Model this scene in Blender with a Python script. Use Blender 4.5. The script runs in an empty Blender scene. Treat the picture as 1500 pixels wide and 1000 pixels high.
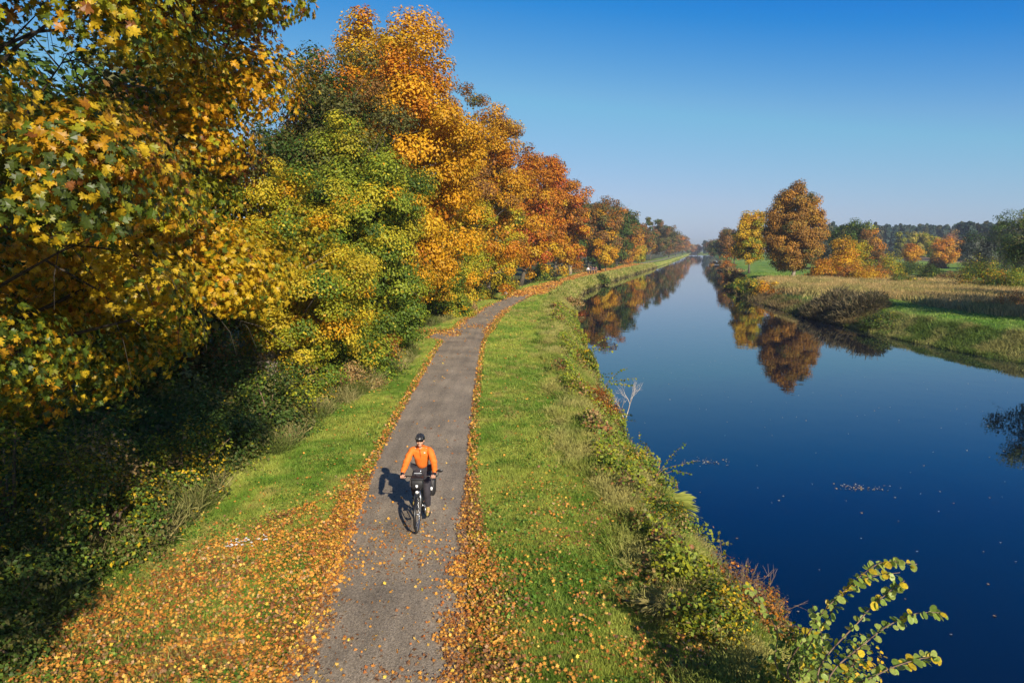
import bpy, math, random
import numpy as np
from mathutils import Vector, Matrix

# ------------------------------------------------------------------ basics
PITCH = math.radians(7.69); CH = 5.5
SUN_AZ = math.radians(157.5)      # measured from +Y towards +X
SUN_EL = math.radians(26.5)
col = bpy.context.scene.collection
sc = bpy.context.scene
RS = np.random.RandomState

def at(px, Y, z=None, py=None):
    """world point on the ray of a 1500x1000 picture position at forward distance Y"""
    v = (500 - (py if py is not None else 365)) / 1000
    cp, sp = math.cos(PITCH), math.sin(PITCH)
    if py is None:                      # only the bearing matters
        dz = (z or 0) - CH
        depth = Y * cp - dz * sp
        return ((px - 750) / 1000 * depth, Y, z or 0)
    t = Y / (cp + v * sp)
    return ((px - 750) / 1000 * t, Y, CH + t * (v * cp - sp))

def ss(a):
    a = np.clip(a, 0, 1); return a * a * (3 - 2 * a)

def _h(ix, iy, seed):
    n = (ix * 374761393 + iy * 668265263 + seed * 974634777) & 0x7fffffff
    n = ((n ^ (n >> 13)) * 1274126177) & 0x7fffffff
    return ((n ^ (n >> 16)) & 0xffff) / 65535.0

def vnoise(x, y, seed=0):
    x = np.asarray(x, float); y = np.asarray(y, float)
    ix = np.floor(x).astype(np.int64); iy = np.floor(y).astype(np.int64)
    fx = x - ix; fy = y - iy; fx = fx * fx * (3 - 2 * fx); fy = fy * fy * (3 - 2 * fy)
    a = _h(ix, iy, seed); b = _h(ix + 1, iy, seed); c = _h(ix, iy + 1, seed); d = _h(ix + 1, iy + 1, seed)
    return (a * (1 - fx) + b * fx) * (1 - fy) + (c * (1 - fx) + d * fx) * fy

def fbm(x, y, seed=0, o=4):
    s = 0; a = .5; t = 0
    for k in range(o):
        s = s + a * vnoise(x, y, seed + k * 17); t += a; a *= .5; x = np.asarray(x) * 2.03 + 3.1; y = np.asarray(y) * 2.03 + 7.7
    return s / t

def smooth_line(pts, w):
    ys = np.arange(-160, 3300, 1.0)
    xs = np.interp(ys, [p[0] for p in pts], [p[1] for p in pts])
    k = np.ones(w) / w
    xp = np.pad(xs, w, mode='reflect', reflect_type='odd')
    for _ in range(2): xp = np.convolve(xp, k, mode='same')
    xs2 = xp[w:-w]
    return lambda y: np.interp(y, ys, xs2)

Lw = smooth_line([(-200, 6), (0, 5.6), (8, 5.1), (15, 4.3), (26, 4.1), (44, 4.9), (65, 6.0), (105, 10.8), (150, 22.6), (196, 36.3), (229, 46), (335, 77), (3400, 77 + .278 * 3065)], 9)
Rw = smooth_line([(-200, 34), (0, 33.5), (33, 32.2), (40.5, 30.7), (47, 29.5), (55, 29.4), (65, 29.7), (85, 31.0), (105, 34.6), (150, 48), (196, 61), (229, 70.4), (335, 101), (3400, 101 + .278 * 3065)], 9)
Cp = smooth_line([(-200, -1), (0, -1.5), (8, -1.79), (12.7, -2.04), (17.8, -2.39), (23.2, -2.57), (30, -2.75), (40.7, -3.0), (52.8, -2.6), (65, -1.35), (85.4, 1.8), (111, 7.8), (158, 18.6), (252, 45.5), (360, 78.5), (3400, 78.5 + .278 * 3040)], 5)
Hg = smooth_line([(-200, -9), (0, -8.8), (8, -8.5), (11, -8.1), (13.6, -8.0), (16.5, -7.5), (23, -7.3), (31.7, -5.7), (38, -6.2), (41, -7.4), (49, -7.4), (53, -5.6), (65, -4.6), (92, -.6), (150, 11.5), (252, 38.5), (360, 72), (3400, 72 + .278 * 3040)], 5)
WZ = -1.3; PW = 1.2

def ground_z(x, y):
    x = np.asarray(x, float); y = np.asarray(y, float)
    L = Lw(y); R = Rw(y); C = Cp(y)
    n = fbm(x * .6, y * .6, 3) - .5
    dl = (C - 1.7) - x
    near = 1 - ss((y - 60) / 60)
    z = -0.11 * np.clip(dl, 0, 7) * (.25 + .75 * near) + n * .22 * ss((dl - .3) / 2)
    dr0 = x - (C + 1.7)
    z = z + n * .14 * ss(dr0 / 1.5) * (dr0 > 0)
    db = L - x
    bk = -1.3 + (z + 1.3) * ss((db + .1) / 2.1)
    zl = np.where(db < 2.0, bk, z)
    zl = np.where(db < 0, -1.3 + db * .7, zl)
    dr = x - R
    zr = -1.3 + 1.65 * ss((dr + .1) / 5.0) + n * .3 * ss(dr / 3)
    zr = np.where(dr < 0, -1.3 + dr * .7, zr)
    z = np.where(db > 0, zl, np.where(dr > 0, zr, np.maximum(np.maximum(zl, zr), -3.2)))
    e = ss((y - 842) / 14); z = z * (1 - e) + (.2) * e
    return z

# ------------------------------------------------------------------ materials
def nodes(name):
    m = bpy.data.materials.new(name); m.use_nodes = True
    nt = m.node_tree; b = nt.nodes['Principled BSDF']
    return m, nt, b

def plain(name, rgb, rough=.6, metal=0, var=.12, scale=40, spec=.5):
    m, nt, b = nodes(name)
    tc = nt.nodes.new('ShaderNodeTexCoord'); n = nt.nodes.new('ShaderNodeTexNoise'); n.inputs['Scale'].default_value = scale
    n.inputs['Detail'].default_value = 4
    r = nt.nodes.new('ShaderNodeMapRange'); r.inputs[3].default_value = 1 - var; r.inputs[4].default_value = 1 + var
    mx = nt.nodes.new('ShaderNodeVectorMath'); mx.operation = 'SCALE'; mx.inputs[0].default_value = rgb
    nt.links.new(tc.outputs['Object'], n.inputs['Vector']); nt.links.new(n.outputs['Fac'], r.inputs[0])
    nt.links.new(r.outputs[0], mx.inputs['Scale']); nt.links.new(mx.outputs[0], b.inputs['Base Color'])
    b.inputs['Roughness'].default_value = rough; b.inputs['Metallic'].default_value = metal
    b.inputs['Specular IOR Level'].default_value = spec
    return m

def leaf_mat(name, trans=.35, rough=.5, spec=.25, blotch=60):
    m, nt, b = nodes(name)
    a = nt.nodes.new('ShaderNodeAttribute'); a.attribute_name = 'Col'
    tc = nt.nodes.new('ShaderNodeTexCoord'); n = nt.nodes.new('ShaderNodeTexNoise'); n.inputs['Scale'].default_value = blotch
    n.inputs['Detail'].default_value = 2
    r = nt.nodes.new('ShaderNodeMapRange'); r.inputs[1].default_value = .3; r.inputs[2].default_value = .7
    r.inputs[3].default_value = .72; r.inputs[4].default_value = 1.22
    mx = nt.nodes.new('ShaderNodeVectorMath'); mx.operation = 'SCALE'
    nt.links.new(tc.outputs['Object'], n.inputs['Vector']); nt.links.new(n.outputs['Fac'], r.inputs[0])
    nt.links.new(a.outputs['Color'], mx.inputs[0]); nt.links.new(r.outputs[0], mx.inputs['Scale'])
    nt.links.new(mx.outputs[0], b.inputs['Base Color'])
    b.inputs['Roughness'].default_value = rough; b.inputs['Specular IOR Level'].default_value = spec
    t = nt.nodes.new('ShaderNodeBsdfTranslucent'); nt.links.new(mx.outputs[0], t.inputs['Color'])
    s = nt.nodes.new('ShaderNodeMixShader'); s.inputs[0].default_value = trans
    nt.links.new(b.outputs[0], s.inputs[1]); nt.links.new(t.outputs[0], s.inputs[2])
    nt.links.new(s.outputs[0], nt.nodes['Material Output'].inputs['Surface'])
    return m

def bark_mat(name, c1, c2):
    m, nt, b = nodes(name)
    tc = nt.nodes.new('ShaderNodeTexCoord'); mp = nt.nodes.new('ShaderNodeMapping'); mp.inputs['Scale'].default_value = (6, 6, 1.2)
    n = nt.nodes.new('ShaderNodeTexNoise'); n.inputs['Scale'].default_value = 3; n.inputs['Detail'].default_value = 8
    cr = nt.nodes.new('ShaderNodeValToRGB'); cr.color_ramp.elements[0].position = .35; cr.color_ramp.elements[1].position = .65
    cr.color_ramp.elements[0].color = (*c1, 1); cr.color_ramp.elements[1].color = (*c2, 1)
    bp = nt.nodes.new('ShaderNodeBump'); bp.inputs['Strength'].default_value = .6; bp.inputs['Distance'].default_value = .03
    nt.links.new(tc.outputs['Object'], mp.inputs[0]); nt.links.new(mp.outputs[0], n.inputs['Vector'])
    nt.links.new(n.outputs['Fac'], cr.inputs[0]); nt.links.new(cr.outputs[0], b.inputs['Base Color'])
    nt.links.new(n.outputs['Fac'], bp.inputs['Height']); nt.links.new(bp.outputs[0], b.inputs['Normal'])
    b.inputs['Roughness'].default_value = .9
    return m

M_LEAF = leaf_mat('leaf', .34)
M_MAPLE = leaf_mat('maple_leaf', .42, .42, .4, 45)
M_GRASS = leaf_mat('grass_blade', .3, .6, .2, 3)
M_LITTER = leaf_mat('dry_leaf', .12, .6, .3, 90)
M_BARK = bark_mat('bark', (.045, .036, .026), (.17, .14, .105))
M_PALEBARK = bark_mat('pale_bark', (.20, .16, .12), (.48, .42, .33))
M_TWIG = bark_mat('twig_bark', (.10, .06, .04), (.26, .17, .11))
M_DRYTWIG = bark_mat('dry_twig_bark', (.34, .28, .24), (.62, .54, .47))

# ------------------------------------------------------------------ mesh helpers
def mk(name, V, loops, starts, mats, parent=None, colr=None, smooth=False, midx=None):
    me = bpy.data.meshes.new(name)
    me.vertices.add(len(V)); me.vertices.foreach_set('co', np.asarray(V, np.float32).ravel())
    me.loops.add(len(loops)); me.loops.foreach_set('vertex_index', np.asarray(loops, np.int32))
    me.polygons.add(len(starts)); me.polygons.foreach_set('loop_start', np.asarray(starts, np.int32))
    if midx is not None: me.polygons.foreach_set('material_index', np.asarray(midx, np.int32))
    me.polygons.foreach_set('use_smooth', np.full(len(starts), smooth, bool))
    me.update(calc_edges=True)
    if colr is not None:
        a = me.color_attributes.new('Col', 'FLOAT_COLOR', 'POINT')
        c = np.ones((len(V), 4), np.float32); c[:, :3] = colr
        a.data.foreach_set('color', c.ravel())
    for m in (mats if isinstance(mats, (list, tuple)) else [mats]): me.materials.append(m)
    o = bpy.data.objects.new(name, me); col.objects.link(o)
    if parent is not None: o.parent = parent
    return o

class MB:
    def __init__(s): s.v = []; s.f = []
    def tube(s, pts, rad, n=6, cap=True):
        pts = [Vector(p) for p in pts]
        if not hasattr(rad, '__len__'): rad = [rad] * len(pts)
        base = len(s.v); up = None
        for i, p in enumerate(pts):
            d = (pts[min(i + 1, len(pts) - 1)] - pts[max(i - 1, 0)])
            if d.length < 1e-9: d = Vector((0, 0, 1))
            d.normalize()
            if up is None:
                up = Vector((0, 0, 1)) if abs(d.z) < .9 else Vector((1, 0, 0))
            a = d.cross(up)
            if a.length < 1e-4: a = d.cross(Vector((0, 1, 0)))
            a.normalize(); b = d.cross(a); b.normalize(); up = -b if False else up
            for k in range(n):
                t = 2 * math.pi * k / n
                s.v.append(p + a * (math.cos(t) * rad[i]) + b * (math.sin(t) * rad[i]))
        for i in range(len(pts) - 1):
            for k in range(n):
                k2 = (k + 1) % n; o = base + i * n
                s.f.append((o + k, o + k2, o + n + k2, o + n + k))
        if cap:
            s.f.append(tuple(base + k for k in range(n))[::-1]); o = base + (len(pts) - 1) * n
            s.f.append(tuple(o + k for k in range(n)))
        return s
    def box(s, c, d, rot=None):
        base = len(s.v); c = Vector(c)
        for x in (-1, 1):
            for y in (-1, 1):
                for z in (-1, 1):
                    q = Vector((x * d[0] / 2, y * d[1] / 2, z * d[2] / 2))
                    if rot: q = rot @ q
                    s.v.append(c + q)
        for f in ((0, 1, 3, 2), (4, 6, 7, 5), (0, 4, 5, 1), (2, 3, 7, 6), (0, 2, 6, 4), (1, 5, 7, 3)):
            s.f.append(tuple(base + i for i in f))
        return s
    def rbox(s, c, d, r=.02, rot=None, taper=1.0):
        """box with rounded vertical edges and chamfered rims; taper scales the bottom"""
        base = len(s.v); c = Vector(c); hx, hy, hz = d[0] / 2, d[1] / 2, d[2] / 2
        rings = [(-hz, r), (-hz + r, 0), (hz - r, 0), (hz, r)]
        N = 16
        for (z, ins) in rings:
            sc_ = taper + (1 - taper) * ((z + hz) / (2 * hz))
            for q in range(4):
                cx = (1, -1, -1, 1)[q]; cy = (1, 1, -1, -1)[q]
                for j in range(4):
                    a = math.pi / 2 * q + math.pi / 2 * j / 3
                    p = Vector(((cx * (hx - r) + math.cos(a) * (r - ins * .8)) * sc_, (cy * (hy - r) + math.sin(a) * (r - ins * .8)) * sc_, z))
                    if rot: p = rot @ p
                    s.v.append(c + p)
        for i in range(3):
            for k in range(N):
                k2 = (k + 1) % N; o = base + i * N
                s.f.append((o + k, o + k2, o + N + k2, o + N + k))
        s.f.append(tuple(base + k for k in range(N))[::-1]); s.f.append(tuple(base + 3 * N + k for k in range(N)))
        return s
    def ball(s, c, r, nu=12, nv=8, fn=None, rot=None, z0=-1, z1=1):
        if not hasattr(r, '__len__'): r = (r, r, r)
        base = len(s.v); c = Vector(c)
        a0, a1 = math.asin(z0), math.asin(z1)
        for i in range(nv + 1):
            la = a0 + (a1 - a0) * i / nv
            for k in range(nu):
                lo = 2 * math.pi * k / nu
                p = Vector((math.cos(la) * math.cos(lo), math.cos(la) * math.sin(lo), math.sin(la)))
                f = fn(p) if fn else 1
                q = Vector((p.x * r[0] * f, p.y * r[1] * f, p.z * r[2] * f))
                if rot: q = rot @ q
                s.v.append(c + q)
        for i in range(nv):
            for k in range(nu):
                k2 = (k + 1) % nu; o = base + i * nu
                s.f.append((o + k, o + k2, o + nu + k2, o + nu + k))
        s.f.append(tuple(base + k for k in range(nu))[::-1]); s.f.append(tuple(base + nv * nu + k for k in range(nu)))
        return s
    def torus(s, c, R, r, axis='y', n=40, m=8, a0=0, a1=2 * math.pi, sy=1):
        full = abs(a1 - a0 - 2 * math.pi) < 1e-6
        base = len(s.v); c = Vector(c); cnt = n if full else n + 1
        for i in range(cnt):
            t = a0 + (a1 - a0) * i / n
            for k in range(m):
                u = 2 * math.pi * k / m
                rr = R + r * math.cos(u)
                s.v.append(c + Vector((rr * math.cos(t), r * sy * math.sin(u), rr * math.sin(t))))
        for i in range(n):
            i2 = (i + 1) % cnt if full else i + 1
            for k in range(m):
                k2 = (k + 1) % m
                s.f.append((base + i * m + k, base + i2 * m + k, base + i2 * m + k2, base + i * m + k2))
        return s
    def build(s, name, mat, parent=None, smooth=True):
        V = np.array([tuple(p) for p in s.v], np.float32)
        loops = np.array([i for f in s.f for i in f]); ln = np.array([len(f) for f in s.f]); st = np.concatenate([[0], np.cumsum(ln)[:-1]])
        return mk(name, V, loops, st, mat, parent, smooth=smooth)

def tag(o, label=None, cat=None, group=None, kind=None):
    if label: o['label'] = label
    if cat: o['category'] = cat
    if group: o['group'] = group
    if kind: o['kind'] = kind
    return o

def empty(name, loc, rz=0):
    o = bpy.data.objects.new(name, None); col.objects.link(o); o.location = loc; o.rotation_euler = (0, 0, rz)
    o.empty_display_size = .2
    return o

# leaf outlines: tip along +x
RH = np.array([(-.5, 0, 0), (-.05, -.36, .05), (.5, 0, 0), (-.05, .36, .05)])
OV = np.array([(-.5, 0, 0), (-.32, -.26, .04), (.05, -.36, .05), (.38, -.22, .02), (.5, 0, -.02), (.38, .22, .02), (.05, .36, .05), (-.32, .26, .04)])
def _maple():
    h = [(.56, 0), (.34, .08), (.34, .2), (.17, .13), (.30, .46), (.10, .36), (-.02, .46), (-.08, .22), (-.24, .40), (-.36, .20), (-.30, .02)]
    pts = h + [(x, -y) for x, y in h[::-1] if y > .03]
    p = np.array([(x, y, .34 * abs(y) - .42 * x * x) for x, y in pts]); return p
MP = _maple()
ML = np.array([(.55, 0, -.05), (.18, .14, .02), (.30, .46, .06), (-.02, .28, .05), (-.26, .44, .08), (-.34, 0, 0), (-.26, -.44, .08), (-.02, -.28, .05), (.30, -.46, .06), (.18, -.14, .02)])

def unit(a): return a / (np.linalg.norm(a, axis=1, keepdims=True) + 1e-9)

def leaves(name, P, N, T, S, C, shape, mat, parent=None, aspect=None):
    n = len(P); k = len(shape)
    N = unit(N); T = unit(T - N * (T * N).sum(1, keepdims=True)); B = np.cross(N, T)
    S = np.broadcast_to(np.asarray(S, float).reshape(-1, 1), (n, 1))
    w = 1.0 if aspect is None else aspect
    V = (P[:, None, :] + S[:, :, None] * (shape[None, :, 0:1] * T[:, None, :] + w * shape[None, :, 1:2] * B[:, None, :] + shape[None, :, 2:3] * N[:, None, :])).reshape(-1, 3)
    loops = np.arange(n * k); st = np.arange(n) * k
    return mk(name, V, loops, st, mat, parent, colr=np.repeat(C, k, axis=0))

def pick(rng, pal, h, group_u, leaf_u, mixp=.35):
    """pal: list of (rgb, weight at bottom, weight at top). h 0..1."""
    cols = np.array([p[0] for p in pal]); wb = np.array([p[1] for p in pal], float); wt = np.array([p[2] for p in pal], float)
    W = wb[None, :] * (1 - h[:, None]) + wt[None, :] * h[:, None]; W = np.cumsum(W, 1); W /= W[:, -1:]
    u = np.where(rng.rand(len(h)) < mixp, leaf_u, group_u)
    idx = (u[:, None] > W).sum(1).clip(0, len(pal) - 1)
    c = cols[idx] * (.78 + .44 * rng.rand(len(h), 1))
    return c

# palettes (linear base colours)
G1 = (.075, .13, .018); G2 = (.12, .19, .02); G3 = (.045, .085, .015); YG = (.33, .33, .02); YE = (.62, .40, .02); GO = (.62, .325, .014)
OR = (.54, .20, .012); RD = (.44, .10, .015); BR = (.27, .13, .03); OL = (.13, .125, .03); TN = (.40, .26, .10); LG = (.20, .27, .04); RB=(.30,.085,.02)
PAL = dict(
    near=[((.60, .40, .018), 7.5, 3.8), ((.55, .28, .012), 2.6, 2.4), ((.30, .30, .018), 3.2, 3.8), ((.10, .15, .014), 2.2, 2.6), ((.46, .19, .012), .7, 1.4), ((.25, .09, .02), .3, .6), ((.07, .10, .014), 1.0, 1.1)],
    goldlow=[(GO, 1.2, 4.4), ((.54, .40, .022), 3.4, 3), (YG, 3.6, .9), (OR, .5, 2.4), (G2, 1.6, 0)],
    gold=[(GO, 5, 6.5), (YE, 3.4, 2.6), (OR, 1.0, 2.0), (OL, .8, .2)],
    yellowgreen=[((.46, .39, .025), 1.6, 3.4), ((.27, .31, .025), 3, 4.4), (G2, 4.2, 1.8), (GO, .4, .5), (G1, 3.6, .6)],
    olive=[(G1, 2, 2), (OL, 3.4, 3.0), (G3, 1.2, 1), (BR, .4, 1.0)],
    orange=[(OR, 2.5, 4), (GO, 4, 2), (BR, 1, 2.0), (YE, 1.4, .2), (OL, .8, .4)],
    redor=[(GO, 4, .8), (OR, 4, 5), (RD, .6, 2.6), (YE, 1.5, 0), (BR, .6, 1)],
    brown=[(BR, 4, 4), (OL, 2.5, 1.5), (OR, 1.2, 1.4), (GO, 1.4, .2), (G1, .6, .4)],
    green=[(G1, 4, 3), (OL, 2, 2.5), (G3, 2, 1), (YG, .6, .3)],
    yellow=[((.54, .41, .025), 4, 4.5), (GO, .9, 1.2), (YG, 3.2, 2.4), (G2, 2.2, .5)],
    bush=[(G1, 3, 1.4), (G2, 2, 1.4), (YG, 1.2, 2), (YE, .6, 1.6), (OL, 2, 1), (TN, .5, .7)],
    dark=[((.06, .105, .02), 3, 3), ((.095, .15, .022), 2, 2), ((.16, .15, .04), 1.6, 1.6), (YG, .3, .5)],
    dry=[(TN, 4, 4), (BR, 1.4, 1), (OL, 1, 1), (YG, .5, .5)],
    rust=[(BR, 3, 2), (OR, 1.6, 2.5), (RB, 1, 1.2), (OL, 1, .4), (TN, .6, .6)],
    pine=[((.025, .05, .022), 3, 3), ((.04, .07, .03), 2, 2)],
    grey=[((.07, .085, .06), 3, 3), ((.11, .12, .09), 1.5, 2), (G3, 1, .5)],
)

def tree(name, label, cat, x, y, H, R, pal, seed, cb=.18, nl=16000, leaf=.2, nc=None, cr=None, shape=RH, barkm=None, group=None,
         off=(0, 0), zg=None, amp=.22, trunk_r=None, limbs=26, lmin=0, ry=None, mat=None, droop=.5, mixp=.2, rzs=1.0, vis=True, egg=0.0, inner=.42, box=1.0, smin=.12, limbk=1.0, hang=0, cull=None, core=.12):
    rng = RS(seed); zg = float(ground_z(x, y)) if zg is None else zg
    root = empty(name, (x, y, zg - .04)); tag(root, label, cat, group)
    H = H + .04
    z0 = H * cb; cz = (H + z0) / 2; rz = (H - z0) / 2 * rzs; ry = ry or R
    cx, cy = off
    nc = nc or 110; cr = cr or R * .27
    D = unit(rng.randn(nc, 3))
    if box != 1: D = np.sign(D) * np.abs(D) ** box
    ks = rng.randn(7, 3) * 2.4; ph = rng.rand(7) * 6.28
    def f(D): return 1 + amp * np.cos(D @ ks.T + ph).sum(1) / 2.4
    q = inner + (1 - inner) * rng.rand(nc) ** .45
    rr = f(D) * q
    Rs = np.array([max(R - cr * .7, R * .5), max(ry - cr * .7, ry * .5), max(rz - cr * .6, rz * .5)])
    CC = D * rr[:, None] * Rs
    taper = 1 - egg * np.clip(CC[:, 2] / rz, -1, 1)
    CC[:, 0] *= taper; CC[:, 1] *= taper
    CC += (cx, cy, cz)
    CC[:, 2] = np.maximum(CC[:, 2], z0 * .6 + cr * .3)
    zt = (CC[:, 2] + cr * .55).max(); CC[:, 2] = z0 + (CC[:, 2] - z0) * (H - z0) / (zt - z0)
    crr = cr * (.65 + .7 * rng.rand(nc))
    gi = rng.choice(nc, nl, p=crr ** 2 / (crr ** 2).sum())
    o = unit(rng.randn(nl, 3)) * (rng.rand(nl, 1) ** .42) * crr[gi][:, None] * (1, 1, .72)
    P = CC[gi] + o
    P[:, 2] = np.maximum(P[:, 2], .05)
    out = unit(P - (cx, cy, cz - rz * .2))
    N = unit(o) * .9 + out * .5 + (0, 0, .5) + rng.randn(nl, 3) * .42
    T = rng.randn(nl, 3) * .8 + out * .4 + (0, 0, -droop)
    h = np.clip((P[:, 2] - z0) / (H - z0), 0, 1)
    h = np.clip(h + .35 * out[:, 0] * 0 + .12 * rng.randn(nc)[gi], 0, 1)
    C = pick(rng, PAL[pal] if isinstance(pal, str) else pal, h, rng.rand(nc)[gi], rng.rand(nl), mixp)
    C = C * (.85 + .3 * rng.rand(nc))[gi][:, None]
    S = leaf * (.65 + .6 * rng.rand(nl))
    if core:                              # broader inner leaves that close the heart of the crown, darkened as painted shade
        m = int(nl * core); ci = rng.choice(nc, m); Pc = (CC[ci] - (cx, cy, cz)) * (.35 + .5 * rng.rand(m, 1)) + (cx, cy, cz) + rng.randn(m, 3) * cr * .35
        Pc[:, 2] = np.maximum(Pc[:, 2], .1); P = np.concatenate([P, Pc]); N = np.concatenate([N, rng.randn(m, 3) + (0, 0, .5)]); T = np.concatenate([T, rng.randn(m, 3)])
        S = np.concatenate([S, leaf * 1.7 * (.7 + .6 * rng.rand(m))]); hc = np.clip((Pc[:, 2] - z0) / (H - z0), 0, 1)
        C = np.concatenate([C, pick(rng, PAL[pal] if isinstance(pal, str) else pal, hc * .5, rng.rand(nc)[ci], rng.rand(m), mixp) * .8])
    if cull is not None:
        k = ((P - (cx, cy, cz)) @ np.array([cull[0], cull[1], 0]) > cull[2]) | (rng.rand(len(P)) < .3)
        P, N, T, S, C = P[k], N[k], T[k], S[k], C[k]
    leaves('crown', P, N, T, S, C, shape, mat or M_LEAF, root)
    # trunk with limbs reaching into the clumps
    mb = MB(); tr = trunk_r or max(.05, H * .016)
    top = H * .72; segs = 7; bend = rng.randn(2) * .02 * H
    tp = []
    for i in range(segs + 1):
        s = i / segs
        tp.append(Vector((cx * s * .9 + bend[0] * math.sin(s * 3), cy * s * .9 + bend[1] * math.sin(s * 3), top * s)))
    mb.tube(tp, [tr * (1.35 if i == 0 else 1) * (1 - .75 * i / segs) for i in range(segs + 1)], 8)
    order = [j for j in rng.permutation(nc) if CC[j, 2] > z0 + lmin][:limbs]; ends = []
    for j in order:
        e = Vector(CC[j]); s = min(.95, max(smin, (e.z / top) * (.45 + .3 * rng.rand()))); k = s * segs; i = int(k); a = tp[i].lerp(tp[min(i + 1, segs)], k - i)
        mid = a.lerp(e, .5) + Vector((rng.randn() * .1, rng.randn() * .1, .12)) * (R * .35)
        r0 = tr * .42 * (1 - .6 * s) * limbk
        if limbk < 1: e = a.lerp(e, .85)
        ends.append(e)
        mb.tube([a, a.lerp(mid, .5) + Vector((0, 0, -.02 * R)), mid, mid.lerp(e, .6), e], [r0, r0 * .8, r0 * .55, r0 * .35, r0 * .12], 5, cap=False)
        for _ in range(2):
            e2 = e + Vector(rng.randn(3)) * crr[j] * .8; m2 = mid.lerp(e, rng.rand())
            mb.tube([m2, m2.lerp(e2, .55) + Vector((0, 0, .1 * crr[j])), e2], [r0 * .3, r0 * .2, r0 * .06], 4, cap=False)
    for _ in range(hang):
        e = ends[rng.randint(len(ends))]; ov = Vector((e.x - cx, e.y - cy, 0)); ov.normalize()
        p = e; d = ov * .6 + Vector(rng.randn(3)) * .6; l = .45 + .5 * rng.rand()
        mb.tube([p, p + d * l * .5 + Vector((0, 0, -.12 * l)), p + d * l * .8 + Vector((0, 0, -.55 * l)), p + d * l * .9 + Vector((0, 0, -l))], [.007, .006, .004, .002], 4, cap=False)
    mb.build('trunk', barkm or M_BARK, root)
    return root

def shrub(name, label, cat, x, y, H, R, pal, seed, nl=6000, leaf=.11, group=None, nc=None, cr=None, stems=9, shape=RH, zg=None,
          twigs=0, ry=None, barkm=None, amp=.25, flat=0, mixp=.4, rz=0, mat=None):
    rng = RS(seed); zg = float(ground_z(x, y)) if zg is None else zg
    root = empty(name, (x, y, zg - .03), rz); tag(root, label, cat, group)
    nc = nc or 60; cr = cr or max(.22, min(R, H) * .3); ry = ry or R
    D = unit(rng.randn(nc, 3)); D[:, 2] = np.abs(D[:, 2]) * 1.0 - .15 * rng.rand(nc)
    ks = rng.randn(6, 3) * 2.6; ph = rng.rand(6) * 6.28
    q = (.4 + .6 * rng.rand(nc) ** .5) * (1 + amp * np.cos(D @ ks.T + ph).sum(1) / 2.2)
    CC = D * q[:, None] * (max(R - cr * .6, R * .5), max(ry - cr * .6, ry * .5), max(H - cr * .6, H * .5))
    CC[:, 2] = np.maximum(CC[:, 2], cr * .35)
    crr = cr * (.6 + .8 * rng.rand(nc))
    gi = rng.choice(nc, nl, p=crr ** 2 / (crr ** 2).sum())
    o = unit(rng.randn(nl, 3)) * (rng.rand(nl, 1) ** .42) * crr[gi][:, None] * (1, 1, .8)
    P = CC[gi] + o; P[:, 2] = np.abs(P[:, 2]) + .02
    out = unit(P * (1, 1, .7) + (0, 0, .01))
    N = unit(o) * .6 + out * .5 + (0, 0, .5) + rng.randn(nl, 3) * .55
    T = rng.randn(nl, 3) + out * .5 + (0, 0, -.3)
    h = np.clip(P[:, 2] / H, 0, 1)
    C = pick(rng, PAL[pal] if isinstance(pal, str) else pal, h, rng.rand(nc)[gi], rng.rand(nl), mixp) * (.85 + .3 * rng.rand(nc))[gi][:, None]
    leaves('foliage', P, N, T, leaf * (.6 + .7 * rng.rand(nl)), C, shape, mat or M_LEAF, root)
    mb = MB()
    for j in rng.permutation(nc)[:stems]:
        e = Vector(CC[j]); b = Vector((e.x * .12, e.y * .12, 0)); m = b.lerp(e, .5) + Vector((-e.x * .12, -e.y * .12, .1 * H))
        r0 = .012 + .012 * H
        mb.tube([b, m, e, e + (e - m) * .35], [r0, r0 * .7, r0 * .35, r0 * .15], 5, cap=False)
    for _ in range(twigs):
        a = Vector(CC[rng.randint(nc)]) * .6; d = Vector(rng.randn(3)) * .35 + a.normalized() * .6 + Vector((0, 0, .7)); d.normalize()
        l = H * (.35 + .35 * rng.rand()); k = Vector(rng.randn(3)) * .06 * l
        mb.tube([a, a + d * l * .5 + k, a + d * l], [.008, .006, .003], 4, cap=False)
        for __ in range(3):
            s = a + d * l * (.4 + .5 * rng.rand()); d2 = (d + Vector(rng.randn(3)) * .5).normalized()
            mb.tube([s, s + d2 * l * .3], [.005, .002], 4, cap=False)
    mb.build('stems', barkm or M_TWIG, root)
    return root
#SECTION2
# ------------------------------------------------------------------ ground colours and the ground sheet
def mixc(a, b, t): return a * (1 - t[..., None]) + b * t[..., None]
cA = np.array

def path_wl(y): return PW + 1.1 * ss((y - 40.8) / 1.8) * (1 - ss((y - 43.8) / 4))

def zones(x, y):
    L = Lw(y); R = Rw(y); C = Cp(y); H = Hg(y)
    return dict(L=L, R=R, C=C, H=H, dl=(C - path_wl(y)) - x, dr=x - (C + PW), bank=L - x, far=x - R, hed=x - H)

def beige_mask(x, y):
    z = zones(x, y); f = z['far']; n = (fbm(x * .12, y * .12, 41) - .5) * 6
    a = ss((f + n - 7) / 2.5) * (1 - ss((f + n - 30) / 6)) * (1 - ss((y + n - 112) / 10))
    b = ss((f + n - 2) / 2) * (1 - ss((f + n - 30) / 6)) * ss((y + n - 74) / 8) * (1 - ss((y + n - 112) / 8))
    return np.maximum(a, b)

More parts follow.
